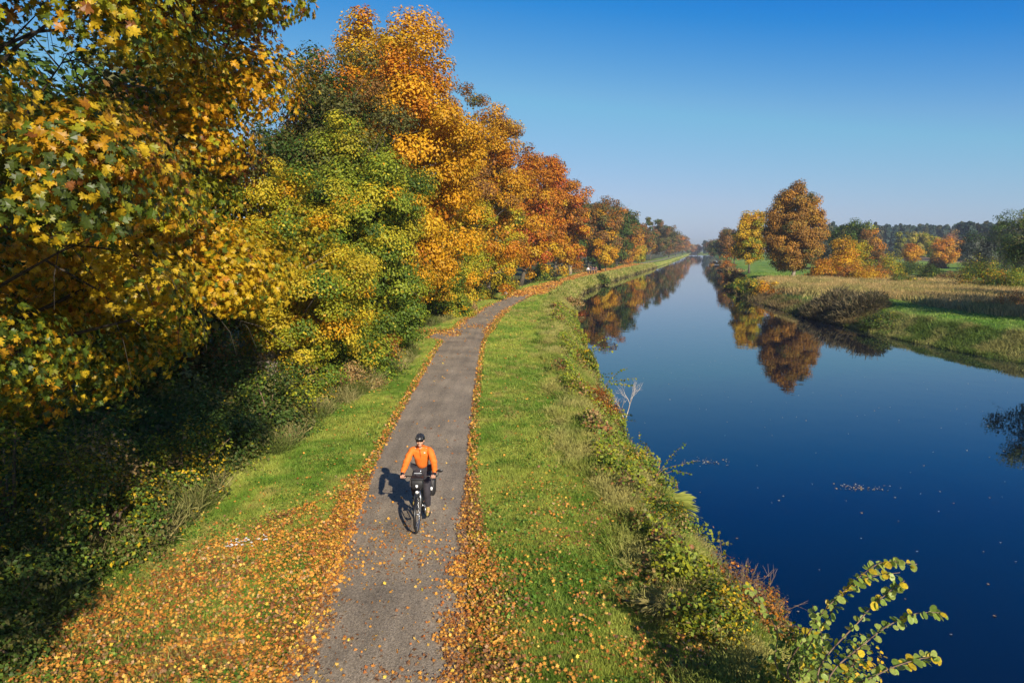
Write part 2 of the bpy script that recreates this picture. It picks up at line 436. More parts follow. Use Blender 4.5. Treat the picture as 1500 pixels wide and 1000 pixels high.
def ground_col(x, y):
    z = zones(x, y)
    n1 = fbm(x * .55, y * .55, 11); n2 = fbm(x * 1.9, y * 1.9, 12); n3 = fbm(x * .15, y * .15, 13)
    g = mixc(cA([.135, .235, .026]), cA([.32, .36, .058]), ss((n1 * .6 + n2 * .4 - .38) / .25))
    g = mixc(g, cA([.34, .27, .09]), .75 * ss((n2 * .5 + n3 * .5 - .56) / .14))
    bank = ss((3.0 - z['bank'] + (n1 - .5) * 1.6) / .9) * (z['bank'] > -1)
    g = mixc(g, mixc(cA([.19, .25, .035]), cA([.44, .40, .11]), ss((n2 - .42) / .2)), bank * .85)
    mud = ss((.5 - z['bank']) / .4) * (z['bank'] > -9)
    g = mixc(g, cA([.05, .038, .022]), mud)
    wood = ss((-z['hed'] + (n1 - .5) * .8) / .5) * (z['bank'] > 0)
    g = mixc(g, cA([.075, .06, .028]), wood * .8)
    rt = z['far'] > 0
    gr = mixc(cA([.13, .25, .03]), cA([.24, .33, .06]), ss((n1 - .35) / .3))
    gr = mixc(gr, cA([.11, .085, .04]), ss((2.2 - z['far'] + (n1 - .5) * 2) / 1.2))
    gr = mixc(gr, mixc(cA([.48, .35, .14]), cA([.34, .29, .09]), n2), beige_mask(x, y) * .95)
    fld = ss((z['far'] - 85 + (n3 - .5) * 8) / 6)
    gr = mixc(gr, cA([.34, .22, .12]), fld)
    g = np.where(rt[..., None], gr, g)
    return g

def build_ground():
    ys = np.concatenate([np.arange(-90, 0, 3.), np.arange(0, 60, .4), np.arange(60, 130, 1.), np.arange(130, 260, 3.), np.arange(260, 700, 12.), np.arange(700, 1601, 75.)])
    tl = np.concatenate([[-1400, -700, -300, -150, -80, -50, -35], np.arange(-28, -14, 1.5), np.arange(-14, 0, .4)])
    tc_ = np.array([0., .03, .08, .3, .5, .7, .92, .97, 1.])
    tr = np.concatenate([np.arange(.4, 8, .5), [9, 11, 13, 16, 20, 25, 30, 36, 45, 60, 85, 100, 150, 250, 500, 900, 1400]])
    X = []; 
    for y in ys:
        L = float(Lw(y)); R = float(Rw(y))
        X.append(np.concatenate([L + tl, L + (R - L) * tc_, R + tr]))
    X = np.array(X); Y = np.repeat(ys[:, None], X.shape[1], 1)
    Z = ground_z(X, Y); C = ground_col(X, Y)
    n, m = X.shape
    V = np.stack([X, Y, Z], -1).reshape(-1, 3)
    i, j = np.meshgrid(np.arange(n - 1), np.arange(m - 1), indexing='ij'); a = (i * m + j).ravel()
    loops = np.stack([a, a + 1, a + m + 1, a + m], 1).ravel()
    m_, nt, b = nodes('ground')
    at_ = nt.nodes.new('ShaderNodeAttribute'); at_.attribute_name = 'Col'
    tc = nt.nodes.new('ShaderNodeTexCoord')
    n1 = nt.nodes.new('ShaderNodeTexNoise'); n1.inputs['Scale'].default_value = 1.6; n1.inputs['Detail'].default_value = 10; n1.inputs['Roughness'].default_value = .75
    r = nt.nodes.new('ShaderNodeMapRange'); r.inputs[1].default_value = .3; r.inputs[2].default_value = .7; r.inputs[3].default_value = .45; r.inputs[4].default_value = 1.35
    mx = nt.nodes.new('ShaderNodeVectorMath'); mx.operation = 'SCALE'
    nt.links.new(tc.outputs['Object'], n1.inputs['Vector']); nt.links.new(n1.outputs['Fac'], r.inputs[0])
    nt.links.new(at_.outputs['Color'], mx.inputs[0]); nt.links.new(r.outputs[0], mx.inputs['Scale']); nt.links.new(mx.outputs[0], b.inputs['Base Color'])
    n2 = nt.nodes.new('ShaderNodeTexNoise'); n2.inputs['Scale'].default_value = 9; n2.inputs['Detail'].default_value = 8; n2.inputs['Roughness'].default_value = .8
    bp = nt.nodes.new('ShaderNodeBump'); bp.inputs['Strength'].default_value = .9; bp.inputs['Distance'].default_value = .08
    nt.links.new(tc.outputs['Object'], n2.inputs['Vector']); nt.links.new(n2.outputs['Fac'], bp.inputs['Height']); nt.links.new(bp.outputs[0], b.inputs['Normal'])
    b.inputs['Roughness'].default_value = .95; b.inputs['Specular IOR Level'].default_value = .1
    o = mk('ground', V, loops, np.arange(len(a)) * 4, m_, colr=C.reshape(-1, 3), smooth=True)
    tag(o, kind='structure')
build_ground()


def build_path():
    ys = np.concatenate([np.arange(-60, 60, .5), np.arange(60, 300, 1.5), np.arange(300, 700, 10)])
    fr = np.linspace(0, 1, 9); V = []
    for y in ys:
        c = float(Cp(y)); wl = float(path_wl(y)) + .10 * (float(vnoise(y * 1.7, 3, 5)) - .5); wr = PW + .10 * (float(vnoise(y * 1.7, 9, 6)) - .5)
        dx = float(Cp(y + .5) - Cp(y - .5)); wl *= math.sqrt(1 + dx * dx); wr *= math.sqrt(1 + dx * dx)
        for f in fr:
            x = c - wl + (wl + wr) * f
            V.append((x, y, .012 + .018 * (1 - (2 * f - 1) ** 2) + float(np.maximum(0, ground_z(x, y)))))
    n, m = len(ys), len(fr)
    i, j = np.meshgrid(np.arange(n - 1), np.arange(m - 1), indexing='ij'); a = (i * m + j).ravel()
    loops = np.stack([a, a + 1, a + m + 1, a + m], 1).ravel()
    mt, nt, b = nodes('asphalt')
    N = nt.nodes.new; L = nt.links.new
    tc = N('ShaderNodeTexCoord')
    big = N('ShaderNodeTexNoise'); big.inputs['Scale'].default_value = .7; big.inputs['Detail'].default_value = 6
    vo = N('ShaderNodeTexVoronoi'); vo.inputs['Scale'].default_value = 55
    fine = N('ShaderNodeTexNoise'); fine.inputs['Scale'].default_value = 28; fine.inputs['Detail'].default_value = 6; fine.inputs['Roughness'].default_value = .8
    for q in (big, vo, fine): L(tc.outputs['Object'], q.inputs['Vector'])
    cr = N('ShaderNodeValToRGB'); e = cr.color_ramp.elements
    e[0].position = .3; e[0].color = (.205, .166, .122, 1); e[1].position = .7; e[1].color = (.33, .262, .185, 1)
    L(big.outputs['Fac'], cr.inputs[0])
    r1 = N('ShaderNodeMapRange'); r1.inputs[1].default_value = 0; r1.inputs[2].default_value = 1; r1.inputs[3].default_value = .55; r1.inputs[4].default_value = 1.5
    L(vo.outputs['Color'], r1.inputs[0])
    r2 = N('ShaderNodeMapRange'); r2.inputs[1].default_value = .3; r2.inputs[2].default_value = .7; r2.inputs[3].default_value = .6; r2.inputs[4].default_value = 1.4
    L(fine.outputs['Fac'], r2.inputs[0])
    m1 = N('ShaderNodeMath'); m1.operation = 'MULTIPLY'; L(r1.outputs[0], m1.inputs[0]); L(r2.outputs[0], m1.inputs[1])
    # wheel tracks, damp and patched stretches along the path
    mps = N('ShaderNodeMapping'); mps.inputs['Scale'].default_value = (1.6, .16, 1); L(tc.outputs['Object'], mps.inputs[0])
    st = N('ShaderNodeTexNoise'); st.inputs['Scale'].default_value = 1.5; st.inputs['Detail'].default_value = 5; st.inputs['Roughness'].default_value = .65; L(mps.outputs[0], st.inputs['Vector'])
    rs = N('ShaderNodeMapRange'); rs.inputs[1].default_value = .35; rs.inputs[2].default_value = .65; rs.inputs[3].default_value = .80; rs.inputs[4].default_value = 1.12; L(st.outputs['Fac'], rs.inputs[0])
    m0 = N('ShaderNodeMath'); m0.operation = 'MULTIPLY'; L(m1.outputs[0], m0.inputs[0]); L(rs.outputs[0], m0.inputs[1]); m1 = m0
    # fine cracks
    vc = N('ShaderNodeTexVoronoi'); vc.feature = 'DISTANCE_TO_EDGE'; vc.inputs['Scale'].default_value = .45
    wn = N('ShaderNodeTexNoise'); wn.inputs['Scale'].default_value = 2.5; wn.inputs['Detail'].default_value = 5
    av = N('ShaderNodeVectorMath'); av.operation = 'ADD'; L(tc.outputs['Object'], wn.inputs['Vector']); L(tc.outputs['Object'], av.inputs[0]); L(wn.outputs['Color'], av.inputs[1]); L(av.outputs[0], vc.inputs['Vector'])
    rc = N('ShaderNodeMapRange'); rc.inputs[1].default_value = 0; rc.inputs[2].default_value = .006; rc.inputs[3].default_value = .55; rc.inputs[4].default_value = 1
    L(vc.outputs['Distance'], rc.inputs[0])
    m2 = N('ShaderNodeMath'); m2.operation = 'MULTIPLY'; L(m1.outputs[0], m2.inputs[0]); L(rc.outputs[0], m2.inputs[1])
    mx = N('ShaderNodeVectorMath'); mx.operation = 'SCALE'; L(cr.outputs[0], mx.inputs[0]); L(m2.outputs[0], mx.inputs['Scale']); L(mx.outputs[0], b.inputs['Base Color'])
    bp = N('ShaderNodeBump'); bp.inputs['Strength'].default_value = .5; bp.inputs['Distance'].default_value = .012
    L(vo.outputs['Distance'], bp.inputs['Height']); L(bp.outputs[0], b.inputs['Normal'])
    b.inputs['Roughness'].default_value = .85; b.inputs['Specular IOR Level'].default_value = .3
    o = mk('path', V, loops, np.arange(len(a)) * 4, mt, smooth=True); tag(o, kind='structure')
build_path()

def build_water():
    ys = np.concatenate([np.arange(-90, 200, 4.), np.arange(200, 861, 20.)])
    V = []
    for y in ys:
        V += [(float(Lw(y)) - 1.2, y, WZ), (float(Rw(y)) + 1.4, y, WZ)]
    n = len(ys); a = np.arange(n - 1) * 2
    loops = np.stack([a, a + 1, a + 3, a + 2], 1).ravel()
    mt, nt, b = nodes('canal_water'); N = nt.nodes.new; L = nt.links.new
    b.inputs['Base Color'].default_value = (.0002, .003, .013, 1); b.inputs['Roughness'].default_value = .012; b.inputs['IOR'].default_value = 1.66
    b.inputs['Specular Tint'].default_value = (.45, .85, 1, 1)
    tc = N('ShaderNodeTexCoord'); mp = N('ShaderNodeMapping'); mp.inputs['Scale'].default_value = (1, .8, 1)
    n1 = N('ShaderNodeTexNoise'); n1.inputs['Scale'].default_value = 1.1; n1.inputs['Detail'].default_value = 3
    L(tc.outputs['Object'], mp.inputs[0]); L(mp.outputs[0], n1.inputs['Vector'])
    bp = N('ShaderNodeBump'); bp.inputs['Strength'].default_value = .10; bp.inputs['Distance'].default_value = .035
    L(n1.outputs['Fac'], bp.inputs['Height']); L(bp.outputs[0], b.inputs['Normal'])
    o = mk('canal_water', V, loops, a * 2, mt); tag(o, kind='structure')
build_water()

# ------------------------------------------------------------------ grass
BL3 = np.array([(0, -.5, 0), (1, 0, -.06), (0, .5, 0)])
BL5 = np.array([(0, -.5, 0), (.5, -.38, .02), (.92, -.06, -.22), (1.0, .02, -.30), (.5, .38, .02), (0, .5, 0)])

def scatter(rng, n, x0, x1, y0, y1, dens, ypow=1.0):
    """rejection sampling: x0,x1 functions of y"""
    u = rng.rand(n) ** ypow; y = y0 + (y1 - y0) * u
    a = x0(y); b = x1(y); x = a + (b - a) * rng.rand(n)
    keep = rng.rand(n) < dens(x, y)
    return x[keep], y[keep]

def blades(name, label, x, y, h, w, rng, colf, lean=.35, shape=BL3, jit=.3, zoff=-.01, matl=None):
    n = len(x); z = ground_z(x, y) + zoff
    P = np.stack([x, y, z], 1)
    T = np.stack([rng.randn(n) * lean, rng.randn(n) * lean, np.ones(n)], 1)
    N = np.stack([rng.randn(n), rng.randn(n), .2 * np.ones(n)], 1)
    C = colf(x, y) * (1 - jit + 2 * jit * rng.rand(n, 1))
    S = h * (.5 + .8 * rng.rand(n)) if np.isscalar(h) else h
    sh = shape.copy(); asp = (w / np.mean(S)) 
    return S, P, N, T, C, sh, asp

def grass_obj(name, parts, shape, mat, kindtag='stuff', label=None, cat=None):
    P = np.concatenate([p[1] for p in parts]); N = np.concatenate([p[2] for p in parts]); T = np.concatenate([p[3] for p in parts])
    S = np.concatenate([p[0] for p in parts]); C = np.concatenate([p[4] for p in parts]); A = np.concatenate([np.full(len(p[0]), p[6]) for p in parts])
    k = len(shape); n = len(P)
    N = unit(N); T = unit(T); B = np.cross(N, T); B = unit(B); N = np.cross(T, B)
    S = S[:, None, None]; 
    V = (P[:, None, :] + S * (shape[None, :, 0:1] * T[:, None, :] + A[:, None, None] * shape[None, :, 1:2] * B[:, None, :] + shape[None, :, 2:3] * N[:, None, :])).reshape(-1, 3)
    o = mk(name, V, np.arange(n * k), np.arange(n) * k, mat, colr=np.repeat(C, k, axis=0))
    tag(o, label, cat, kind=kindtag); return o

def litter(x, y):
    z = zones(x, y); dl, dr = (z['C'] - path_wl(y)) - x, z['dr']
    n = fbm(x * 1.6, y * 1.6, 101); nb = fbm(x * .5, y * .5, 102)
    k = 1 - ss((y - 9) / 9)                        # 1 close by
    wl = .24 + 4.6 * k ** 1.25; wr = .20 + .50 * (1 - ss((y - 8) / 7)) + .2 * ss((y - 43) / 3) * (1 - ss((y - 60) / 8))
    outl = (dl > 0) * (x > z['H'] - 2.2 - 2 * n) * np.clip(1.15 * (1 - ss((dl - wl * .55) / (wl * .7 + .05))), 0, 1)
    outl *= np.where(dl > .45, .08 + .54 * ss((n * .6 + nb * .4 - .37 - .04 * (1 - k)) / .13), 1)
    outr = (dr > 0) * (1 - ss((dr - wr * .6) / (wr * .8 + .04)))
    inn = (dl <= 0) & (dr <= 0)
    e = np.minimum(-dl, -dr)
    mb_ = ss((y - 43) / 3) * (1 - ss((y - 78) / 8)); wi = .05 + .34 * mb_ * ss((n - .25) / .25) + .30 * (1 - ss((y - 8) / 8)) * ss((n - .25) / .3) + .1 * k
    ip = inn * np.maximum(1.0 * (1 - ss((e - wi * .4) / (wi + .03))), (.010 + .06 * k) * (.3 + 2.2 * ss((nb - .4) / .25)))
    sc_r = (dr > 0) * (.014 + .17 * (1 - ss((y - 7) / 12)) * (.3 + 1.3 * ss((n - .36) / .22))) * (z['bank'] > .3)
    sc_l = (dl > 0) * .03
    d = np.maximum.reduce([outl, outr, ip, sc_r, sc_l])
    spur = np.exp(-((y - np.minimum(44.9 + (-4.2 - x) * .9, 48)) / 1.5) ** 4) * (x < -3.3) * (x > -12)
    d = np.maximum(d, spur * .9)
    farc = ss((y - 78) / 8) * (1 - ss((y - 250) / 20)) * (np.abs(x - z['C']) < 2.6) * (.3 + .8 * ss((nb - .32) / .2))
    d = np.maximum(d, farc)
    mid = np.exp(-((y - 48.5) / 1.0) ** 2) * inn * .4
    return np.clip(np.maximum(d, mid), 0, 1)

rng = RS(5)
def g_dens(x, y):
    z = zones(x, y)
    on = (z['dl'] > .02) | (z['dr'] > .02)
    n = fbm(x * 1.3, y * 1.3, 21)
    return on * (.35 + .75 * ss((n - .3) / .3)) * (1 - .8 * ss((litter(x, y) - .25) / .5))
def gcol(x, y):
    c = ground_col(x, y); n = fbm(x * 3.1, y * 3.1, 33)
    return mixc(c * 1.1, cA([.46, .47, .11]) + 0 * c, .28 * ss((n - .45) / .2))
parts = []
for (n, y0, y1, h, w, yp) in ((230000, 6.5, 16, .085, .009, 1.1), (190000, 15, 30, .10, .013, 1.2), (110000, 29, 62, .13, .025, 1.2), (50000, 60, 150, .2, .06, 1.3)):
    x, y = scatter(rng, n, lambda y: Cp(y) + PW - .05, lambda y: Lw(y) - 1.0, y0, y1, g_dens, yp)
    parts.append(blades('', '', x, y, h, w, rng, gcol, .5))
    x, y = scatter(rng, n, lambda y: Hg(y) - .4, lambda y: Cp(y) - PW + .05, y0, y1, g_dens, yp)
    parts.append(blades('', '', x, y, h, w, rng, gcol, .5))
# longer tussocks
def tus(x, y):
    z = zones(x, y); n = fbm(x * 1.1, y * 1.1, 51); on = (z['dl'] > .25) | (z['dr'] > .3)
    return on * ss((n - .58) / .1) * (1 - .6 * ss((litter(x, y) - .3) / .5))
for (n, y0, y1, h, w) in ((90000, 6.5, 18, .17, .010), (60000, 17, 40, .2, .018), (20000, 40, 90, .25, .04)):
    x, y = scatter(rng, n, lambda y: Hg(y) - .4, lambda y: Lw(y) - .8, y0, y1, tus, 1.2)
    parts.append(blades('', '', x, y, h, w, rng, gcol, .6))
grass_obj('grass', parts, BL3, M_GRASS, label='short green and straw coloured verge grass either side of the path', cat='grass')

# clover and broad leaved weeds in the verge
x, y = scatter(rng, 60000, lambda y: Hg(y), lambda y: Lw(y) - 1.2, 6.5, 34, lambda x, y: ((zones(x, y)['dl'] > .2) | (zones(x, y)['dr'] > .15)) * ss((fbm(x * .8, y * .8, 61) - .47) / .1), 1.6)
n = len(x); P = np.stack([x, y, ground_z(x, y) + .03 + .07 * rng.rand(n)], 1)
C = pick(rng, [((.09, .20, .022), 3, 3), ((.16, .28, .035), 3, 3), ((.28, .34, .06), 1.5, 1.5)], rng.rand(n), rng.rand(n), rng.rand(n))
o = leaves('verge_weeds', P, rng.randn(n, 3) * .5 + (0, 0, 1), rng.randn(n, 3), .035 + .045 * rng.rand(n), C, RH, M_LEAF)
tag(o, 'low broad leaved weeds spreading through the verge grass', 'weeds', kind='stuff')

# tall rough grass down the canal bank
parts = []
bk_c = lambda x, y: mixc(ground_col(x, y) * 1.0, cA([.55, .47, .17]) + 0 * ground_col(x, y), .6 * ss((fbm(x * .9, y * .9, 71) - .42) / .2))
def bdens(x, y):
    z = zones(x, y); n = fbm(x * .8, y * .8, 72)
    return (z['bank'] > .1) * ss((3.1 + (n - .5) * 2.4 - z['bank']) / .9) * (.25 + ss((n - .32) / .2))
for (n, y0, y1, h, w) in ((110000, 5.5, 20, .27, .010), (90000, 18, 40, .30, .015), (70000, 38, 85, .38, .03), (50000, 80, 260, .6, .09)):
    x, y = scatter(rng, n, lambda y: Lw(y) - 4.2, lambda y: Lw(y) - .05, y0, y1, bdens, 1.25)
    parts.append(blades('', '', x, y, h, w, rng, bk_c, .55))
grass_obj('bank_grass', parts, BL5, M_GRASS, label='long arching grass down the near canal bank', cat='tall grass')

# herbs on the bank
x, y = scatter(rng, 230000, lambda y: Lw(y) - 3.6, lambda y: Lw(y) + .15, 5.5, 70, lambda x, y: ss((fbm(x * .55, y * .55, 81) - .45) / .12) * ss((2.3 + 1.6 * (fbm(x * .7, y * .7, 84) - .5) + .9 * (1 - ss((y - 9) / 5)) - zones(x, y)['bank']) / .7), 1.7)
n = len(x); hh = .05 + .55 * rng.rand(n) ** 1.6 * (.5 + fbm(x * 1.2, y * 1.2, 82))
P = np.stack([x, y, np.maximum(ground_z(x, y), WZ) + hh], 1); gi = fbm(x * 1.1, y * 1.1, 83)
C = pick(rng, [((.13, .22, .022), 3, 3), ((.27, .32, .04), 3.4, 3.4), (YG, 2.4, 2.4), ((.2, .19, .05), 2, 2), ((.36, .15, .05), 1.0, 1.0), ((.13, .08, .04), 1.1, 1.1), (TN, 1.4, 1.4)], rng.rand(n), np.clip((gi - .2) / .6, 0, .999), rng.rand(n))
o = leaves('bank_herbs', P, rng.randn(n, 3) * .6 + (0, -.2, .8), rng.randn(n, 3), (.04 + .05 * rng.rand(n)) * (1 + y / 45), C, RH, M_LEAF)
tag(o, 'tangled leafy herbs and brambles covering the near canal bank', 'weeds', kind='stuff')

# undergrowth below the wood, left
def ug(x, y):
    z = zones(x, y); n = fbm(x * .5, y * .5, 91)
    m = fbm(x * .8 + 9, y * .8, 90)
    return ss((-z['hed'] + .35 + (n - .5) * 1.6) / .7) * (.12 + .88 * np.maximum(ss((m - .42) / .1), ss((-z['hed'] - 3.5) / 2))) * (1 - np.exp(-((y - 47) / 2.8) ** 4) * (x > -11))
x, y = scatter(rng, 170000, lambda y: Hg(y) - 5.5, lambda y: Hg(y) + .9, 5.5, 75, ug, 1.7)
x2, y2 = scatter(rng, 90000, lambda y: Hg(y) - 17, lambda y: Hg(y) - 4, 7, 42, lambda x, y: .5 + .5 * ss((fbm(x * .5, y * .5, 94) - .35) / .2), 1.3)
x = np.concatenate([x, x2]); y = np.concatenate([y, y2])
n = len(x); nn = fbm(x * .45, y * .45, 92); hh = (.1 + 1.5 * ss((nn - .3) / .4) * rng.rand(n) ** .6) * ss((-(x - Hg(y)) + .9) / 3.4)
P = np.stack([x, y, ground_z(x, y) + .03 + hh], 1)
C = pick(rng, [((.065, .11, .016), 3, 3), ((.125, .17, .025), 2.6, 2.6), (OL, 2.4, 2.4), ((.17, .11, .05), 1.6, 1.6), (YG, 1.0, 1.0), (YE, .6, .6), (TN, .9, .9)], rng.rand(n), np.clip((fbm(x * .9, y * .9, 93) - .2) / .6, 0, .999), rng.rand(n))
o = leaves('undergrowth', P, rng.randn(n, 3) * .6 + (.2, -.4, .7), rng.randn(n, 3) + (0, 0, -.3), (.05 + .06 * rng.rand(n)) * (1 + y / 50), C, RH, M_LEAF)
tag(o, 'dark nettles and brambles under the edge of the wood', 'undergrowth', kind='stuff')
parts = []
x, y = scatter(rng, 120000, lambda y: Hg(y) - 3.5, lambda y: Hg(y) + 1.0, 5.5, 60, lambda x, y: ss((fbm(x * .9, y * .9, 95) - .40) / .12) * (1 - np.exp(-((y - 47) / 2.8) ** 4)), 1.6)
parts.append(blades('', '', x, y, .55, .014, rng, lambda x, y: mixc(cA([.12, .15, .03]) + 0 * ground_col(x, y), cA([.38, .32, .13]) + 0 * ground_col(x, y), ss((fbm(x * 1.3, y * 1.3, 96) - .4) / .25)), .55))
grass_obj('wood_edge_grass', parts, BL5, M_GRASS, label='tall straggling grass along the foot of the hedge', cat='tall grass')

# right bank: pale rough grass, mown green strip, water's-edge growth
parts = []
x, y = scatter(rng, 110000, lambda y: Rw(y) + 2, lambda y: Rw(y) + 34, 40, 125, lambda x, y: beige_mask(x, y), 1.0)
parts.append(blades('', '', x, y, .75, .07, rng, lambda x, y: mixc(cA([.56, .40, .16]) + 0 * ground_col(x, y), cA([.36, .31, .10]) + 0 * ground_col(x, y), ss((fbm(x * .3, y * .3, 97) - .42) / .2)), .3))
grass_obj('meadow_grass', parts, BL5, M_GRASS, label='pale straw coloured rough grass beyond the far bank', cat='tall grass')
parts = []
x, y = scatter(rng, 60000, lambda y: Rw(y) + 1, lambda y: Rw(y) + 14, 28, 150, lambda x, y: (1 - beige_mask(x, y)) * ss((zones(x, y)['far'] - 1.5)), 1.2)
parts.append(blades('', '', x, y, .16, .05, rng, lambda x, y: ground_col(x, y), .5))
grass_obj('far_bank_grass', parts, BL3, M_GRASS, label='short green grass on the far canal bank', cat='grass')
parts = []
x, y = scatter(rng, 60000, lambda y: Rw(y) - .1, lambda y: Rw(y) + 3.5, 25, 62, lambda x, y: (.3 + ss((fbm(x * .5, y * .5, 98) - .4) / .15)), 1.2)
parts.append(blades('', '', x, y, .34, .03, rng, lambda x, y: mixc(cA([.12, .18, .03]) + 0 * ground_col(x, y), cA([.34, .32, .10]) + 0 * ground_col(x, y), ss((fbm(x * .7, y * .7, 99) - .42) / .2)), .5))
x, y = scatter(rng, 50000, lambda y: Rw(y) - .1, lambda y: Rw(y) + 2.4, 60, 330, lambda x, y: (.25 + ss((fbm(x * .25, y * .25, 98) - .4) / .15)), 1.6)
parts.append(blades('', '', x, y, .6, .06, rng, lambda x, y: mixc(cA([.14, .15, .04]) + 0 * ground_col(x, y), cA([.24, .17, .07]) + 0 * ground_col(x, y), ss((fbm(x * .4, y * .4, 99) - .35) / .25)), .4))
grass_obj('far_bank_reeds', parts, BL5, M_GRASS, label='brown and olive reeds at the foot of the far bank', cat='reeds')

# ------------------------------------------------------------------ fallen leaves
LP = [((.50, .20, .035), 4, 4), ((.58, .27, .04), 4, 4), ((.36, .12, .025), 2.2, 2.2), ((.62, .38, .08), 1.6, 1.6), ((.20, .085, .03), 2.6, 2.6), ((.28, .15, .07), 1.6, 1.6), ((.60, .42, .05), .8, .8), ((.45, .28, .14), 1.6, 1.6)]
Ps, Ss = [], []
for (n, x0, x1, y0, y1, s) in ((190000, -10, 5, 6.0, 16, .055), (60000, -7.8, 4.6, 16, 31, .072), (62000, -9.5, 4, 31, 62, .095), (9000, -6, 8, 62, 90, .15), (50000, 0, 26, 78, 260, .27)):
    if y0 < 78:
        x = x0 + (x1 - x0) * rng.rand(n); y = y0 + (y1 - y0) * rng.rand(n)
    else:
        y = y0 + (y1 - y0) * rng.rand(n); x = Cp(y) + 6 * (rng.rand(n) - .5)
    k = rng.rand(n) < litter(x, y); x, y = x[k], y[k]; n = len(x)
    on = ((x > Cp(y) - path_wl(y)) & (x < Cp(y) + PW))
    z = np.where(on, .036, ground_z(x, y) + .02) + rng.rand(n) * np.where(on, .02, .085 if y0 < 30 else .12)
    Ps.append(np.stack([x, y, z], 1)); Ss.append(s * (.65 + .7 * rng.rand(n)))
P = np.concatenate(Ps); S = np.concatenate(Ss); n = len(P); S = S * np.where(rng.rand(n) < .3, .6, 1.0)
C = pick(rng, LP, rng.rand(n), np.clip(fbm(P[:, 0] * 1.2, P[:, 1] * 1.2, 105) * 1.3 - .15, 0, .999), rng.rand(n), .6) * 1.12
o = leaves('fallen_leaves', P, rng.randn(n, 3) * .52 + (0, 0, 1), rng.randn(n, 3), S, C, ML, M_LITTER)
tag(o, 'orange and brown fallen maple leaves drifted along the path edges', 'fallen leaves', kind='stuff')

# leaves floating on the canal
n = 520; y = 8 + 50 * rng.rand(n) ** 1.3; x = Lw(y) + .3 + (Rw(y) - Lw(y) - 1) * rng.rand(n)
c = np.array([at(1245, 19.5, py=712)[:2]]); m_ = 70
x = np.concatenate([x, c[0, 0] + rng.randn(m_) * .35]); y = np.concatenate([y, 18.9 + rng.randn(m_) * .12])
x = np.concatenate([x, 6.3 + rng.randn(60) * .5]); y = np.concatenate([y, 21.3 + rng.randn(60) * .15]); n = len(x)
x = np.concatenate([x, 15 + rng.rand(14) * 5]); y = np.concatenate([y, 60 + rng.randn(14) * .8]); n = len(x)
P = np.stack([x, y, np.full(n, WZ + .012)], 1)
C = pick(rng, [((.5, .42, .28), 3, 3), ((.55, .32, .10), 2, 2), ((.35, .2, .1), 1, 1), ((.6, .55, .45), 1, 1)], rng.rand(n), rng.rand(n), rng.rand(n))
o = leaves('floating_leaves', P, rng.randn(n, 3) * .12 + (0, 0, 1), rng.randn(n, 3), .035 + .035 * rng.rand(n), C * .75, ML, M_LITTER)
tag(o, 'small pale leaves floating on the dark canal water', 'floating leaves', kind='stuff')
#SECTION3
# ------------------------------------------------------------------ trees of the left row
M_DARKBARK = bark_mat('dark_bark', (.018, .014, .011), (.06, .048, .036))
WOOD = 'autumn trees in the row along the path'
# the big maple that hangs into the view on the left
NM = tree('maple_tree', 'huge close maple with large yellow and green leaves filling the left edge', 'maple tree', -8.9, 7.9, 15, 6.15, 'near', 103,
     cb=.225, nl=240000, leaf=.108, nc=620, cr=.66, cull=(.75, -.66, -1.2), core=.0, mixp=.55, shape=MP, off=(.3, 0), amp=.045, limbs=60, limbk=.5, lmin=2.2, barkm=M_DARKBARK, hang=420, box=.74, smin=.34, mat=M_MAPLE, droop=1.0, trunk_r=.3, inner=.45)
tree('maple_tree', 'second maple on the left behind the viewer, shading the lower left corner', 'maple tree', -6.3, -2.6, 11.2, 4.8, 'near', 104, cb=.28, nl=16000, leaf=.2, nc=160, cr=.9, shape=ML, amp=.1, limbs=30, mat=M_MAPLE)

def T(px, Y, topy, R, pal, seed, label, base=None, Hmul=1.0, **kw):
    x, _, zt = at(px, Y, py=topy)
    bx = base if base is not None else x
    zg = float(ground_z(bx, Y)); H = (zt - zg) * Hmul
    return tree('tree', label, 'tree', bx, Y, H, R, pal, seed, off=(x - bx, 0), zg=zg, **kw)

T(475, 37, 62, 4.6, 'olive', 11, 'tall olive green tree behind the yellow bushes, left of the golden crown', nl=60000, leaf=.145, nc=140, cr=1.0, cb=.12, group=WOOD)
T(556, 45, 16, 7.0, 'gold', 12, 'tallest tree, golden orange crown rising above all the others', nl=140000, leaf=.18, nc=270, cr=1.12, amp=.08, cb=.1, group=WOOD, base=-10.5)
T(522, 35.5, 172, 4.15, 'yellowgreen', 13, 'rounded yellow green maple standing in front of the golden crown', nl=125000, leaf=.125, nc=240, cr=.78, cb=.02, group=WOOD, base=-8.4, egg=-.2)
T(420, 26.5, 236, 2.9, 'yellow', 14, 'smaller yellow leaved maple low beside the hedge, right of the huge close maple', nl=64000, leaf=.105, nc=140, cr=.6, cb=.03, group=WOOD)
T(632, 54, 300, 3.3, 'yellowgreen', 15, 'low yellow green tree behind the side track', nl=32000, leaf=.17, nc=110, cr=.85, cb=.0, group=WOOD, base=-7.4)
T(697, 72, 116, 5.6, 'orange', 16, 'orange brown tree with an open ragged top right of the golden crown', nl=66000, leaf=.20, nc=130, cr=1.1, cb=.1, group=WOOD, base=-6, egg=-.12)
T(632, 58, 205, 4.3, 'goldlow', 17, 'golden yellow tree in front of the orange brown one', nl=56000, leaf=.18, nc=120, cr=.95, cb=.03, group=WOOD, base=-7.4)
T(656, 64, 290, 3.6, 'yellow', 18, 'yellow tree beside the path just past the side track', nl=26000, leaf=.22, nc=90, cr=1.1, cb=.0, group=WOOD, base=-6.4)
T(750, 92, 182, 5.3, 'redor', 19, 'red orange topped tree in the middle of the row', nl=30000, leaf=.28, nc=120, cr=1.3, cb=.1, group=WOOD, base=-3, egg=-.1)
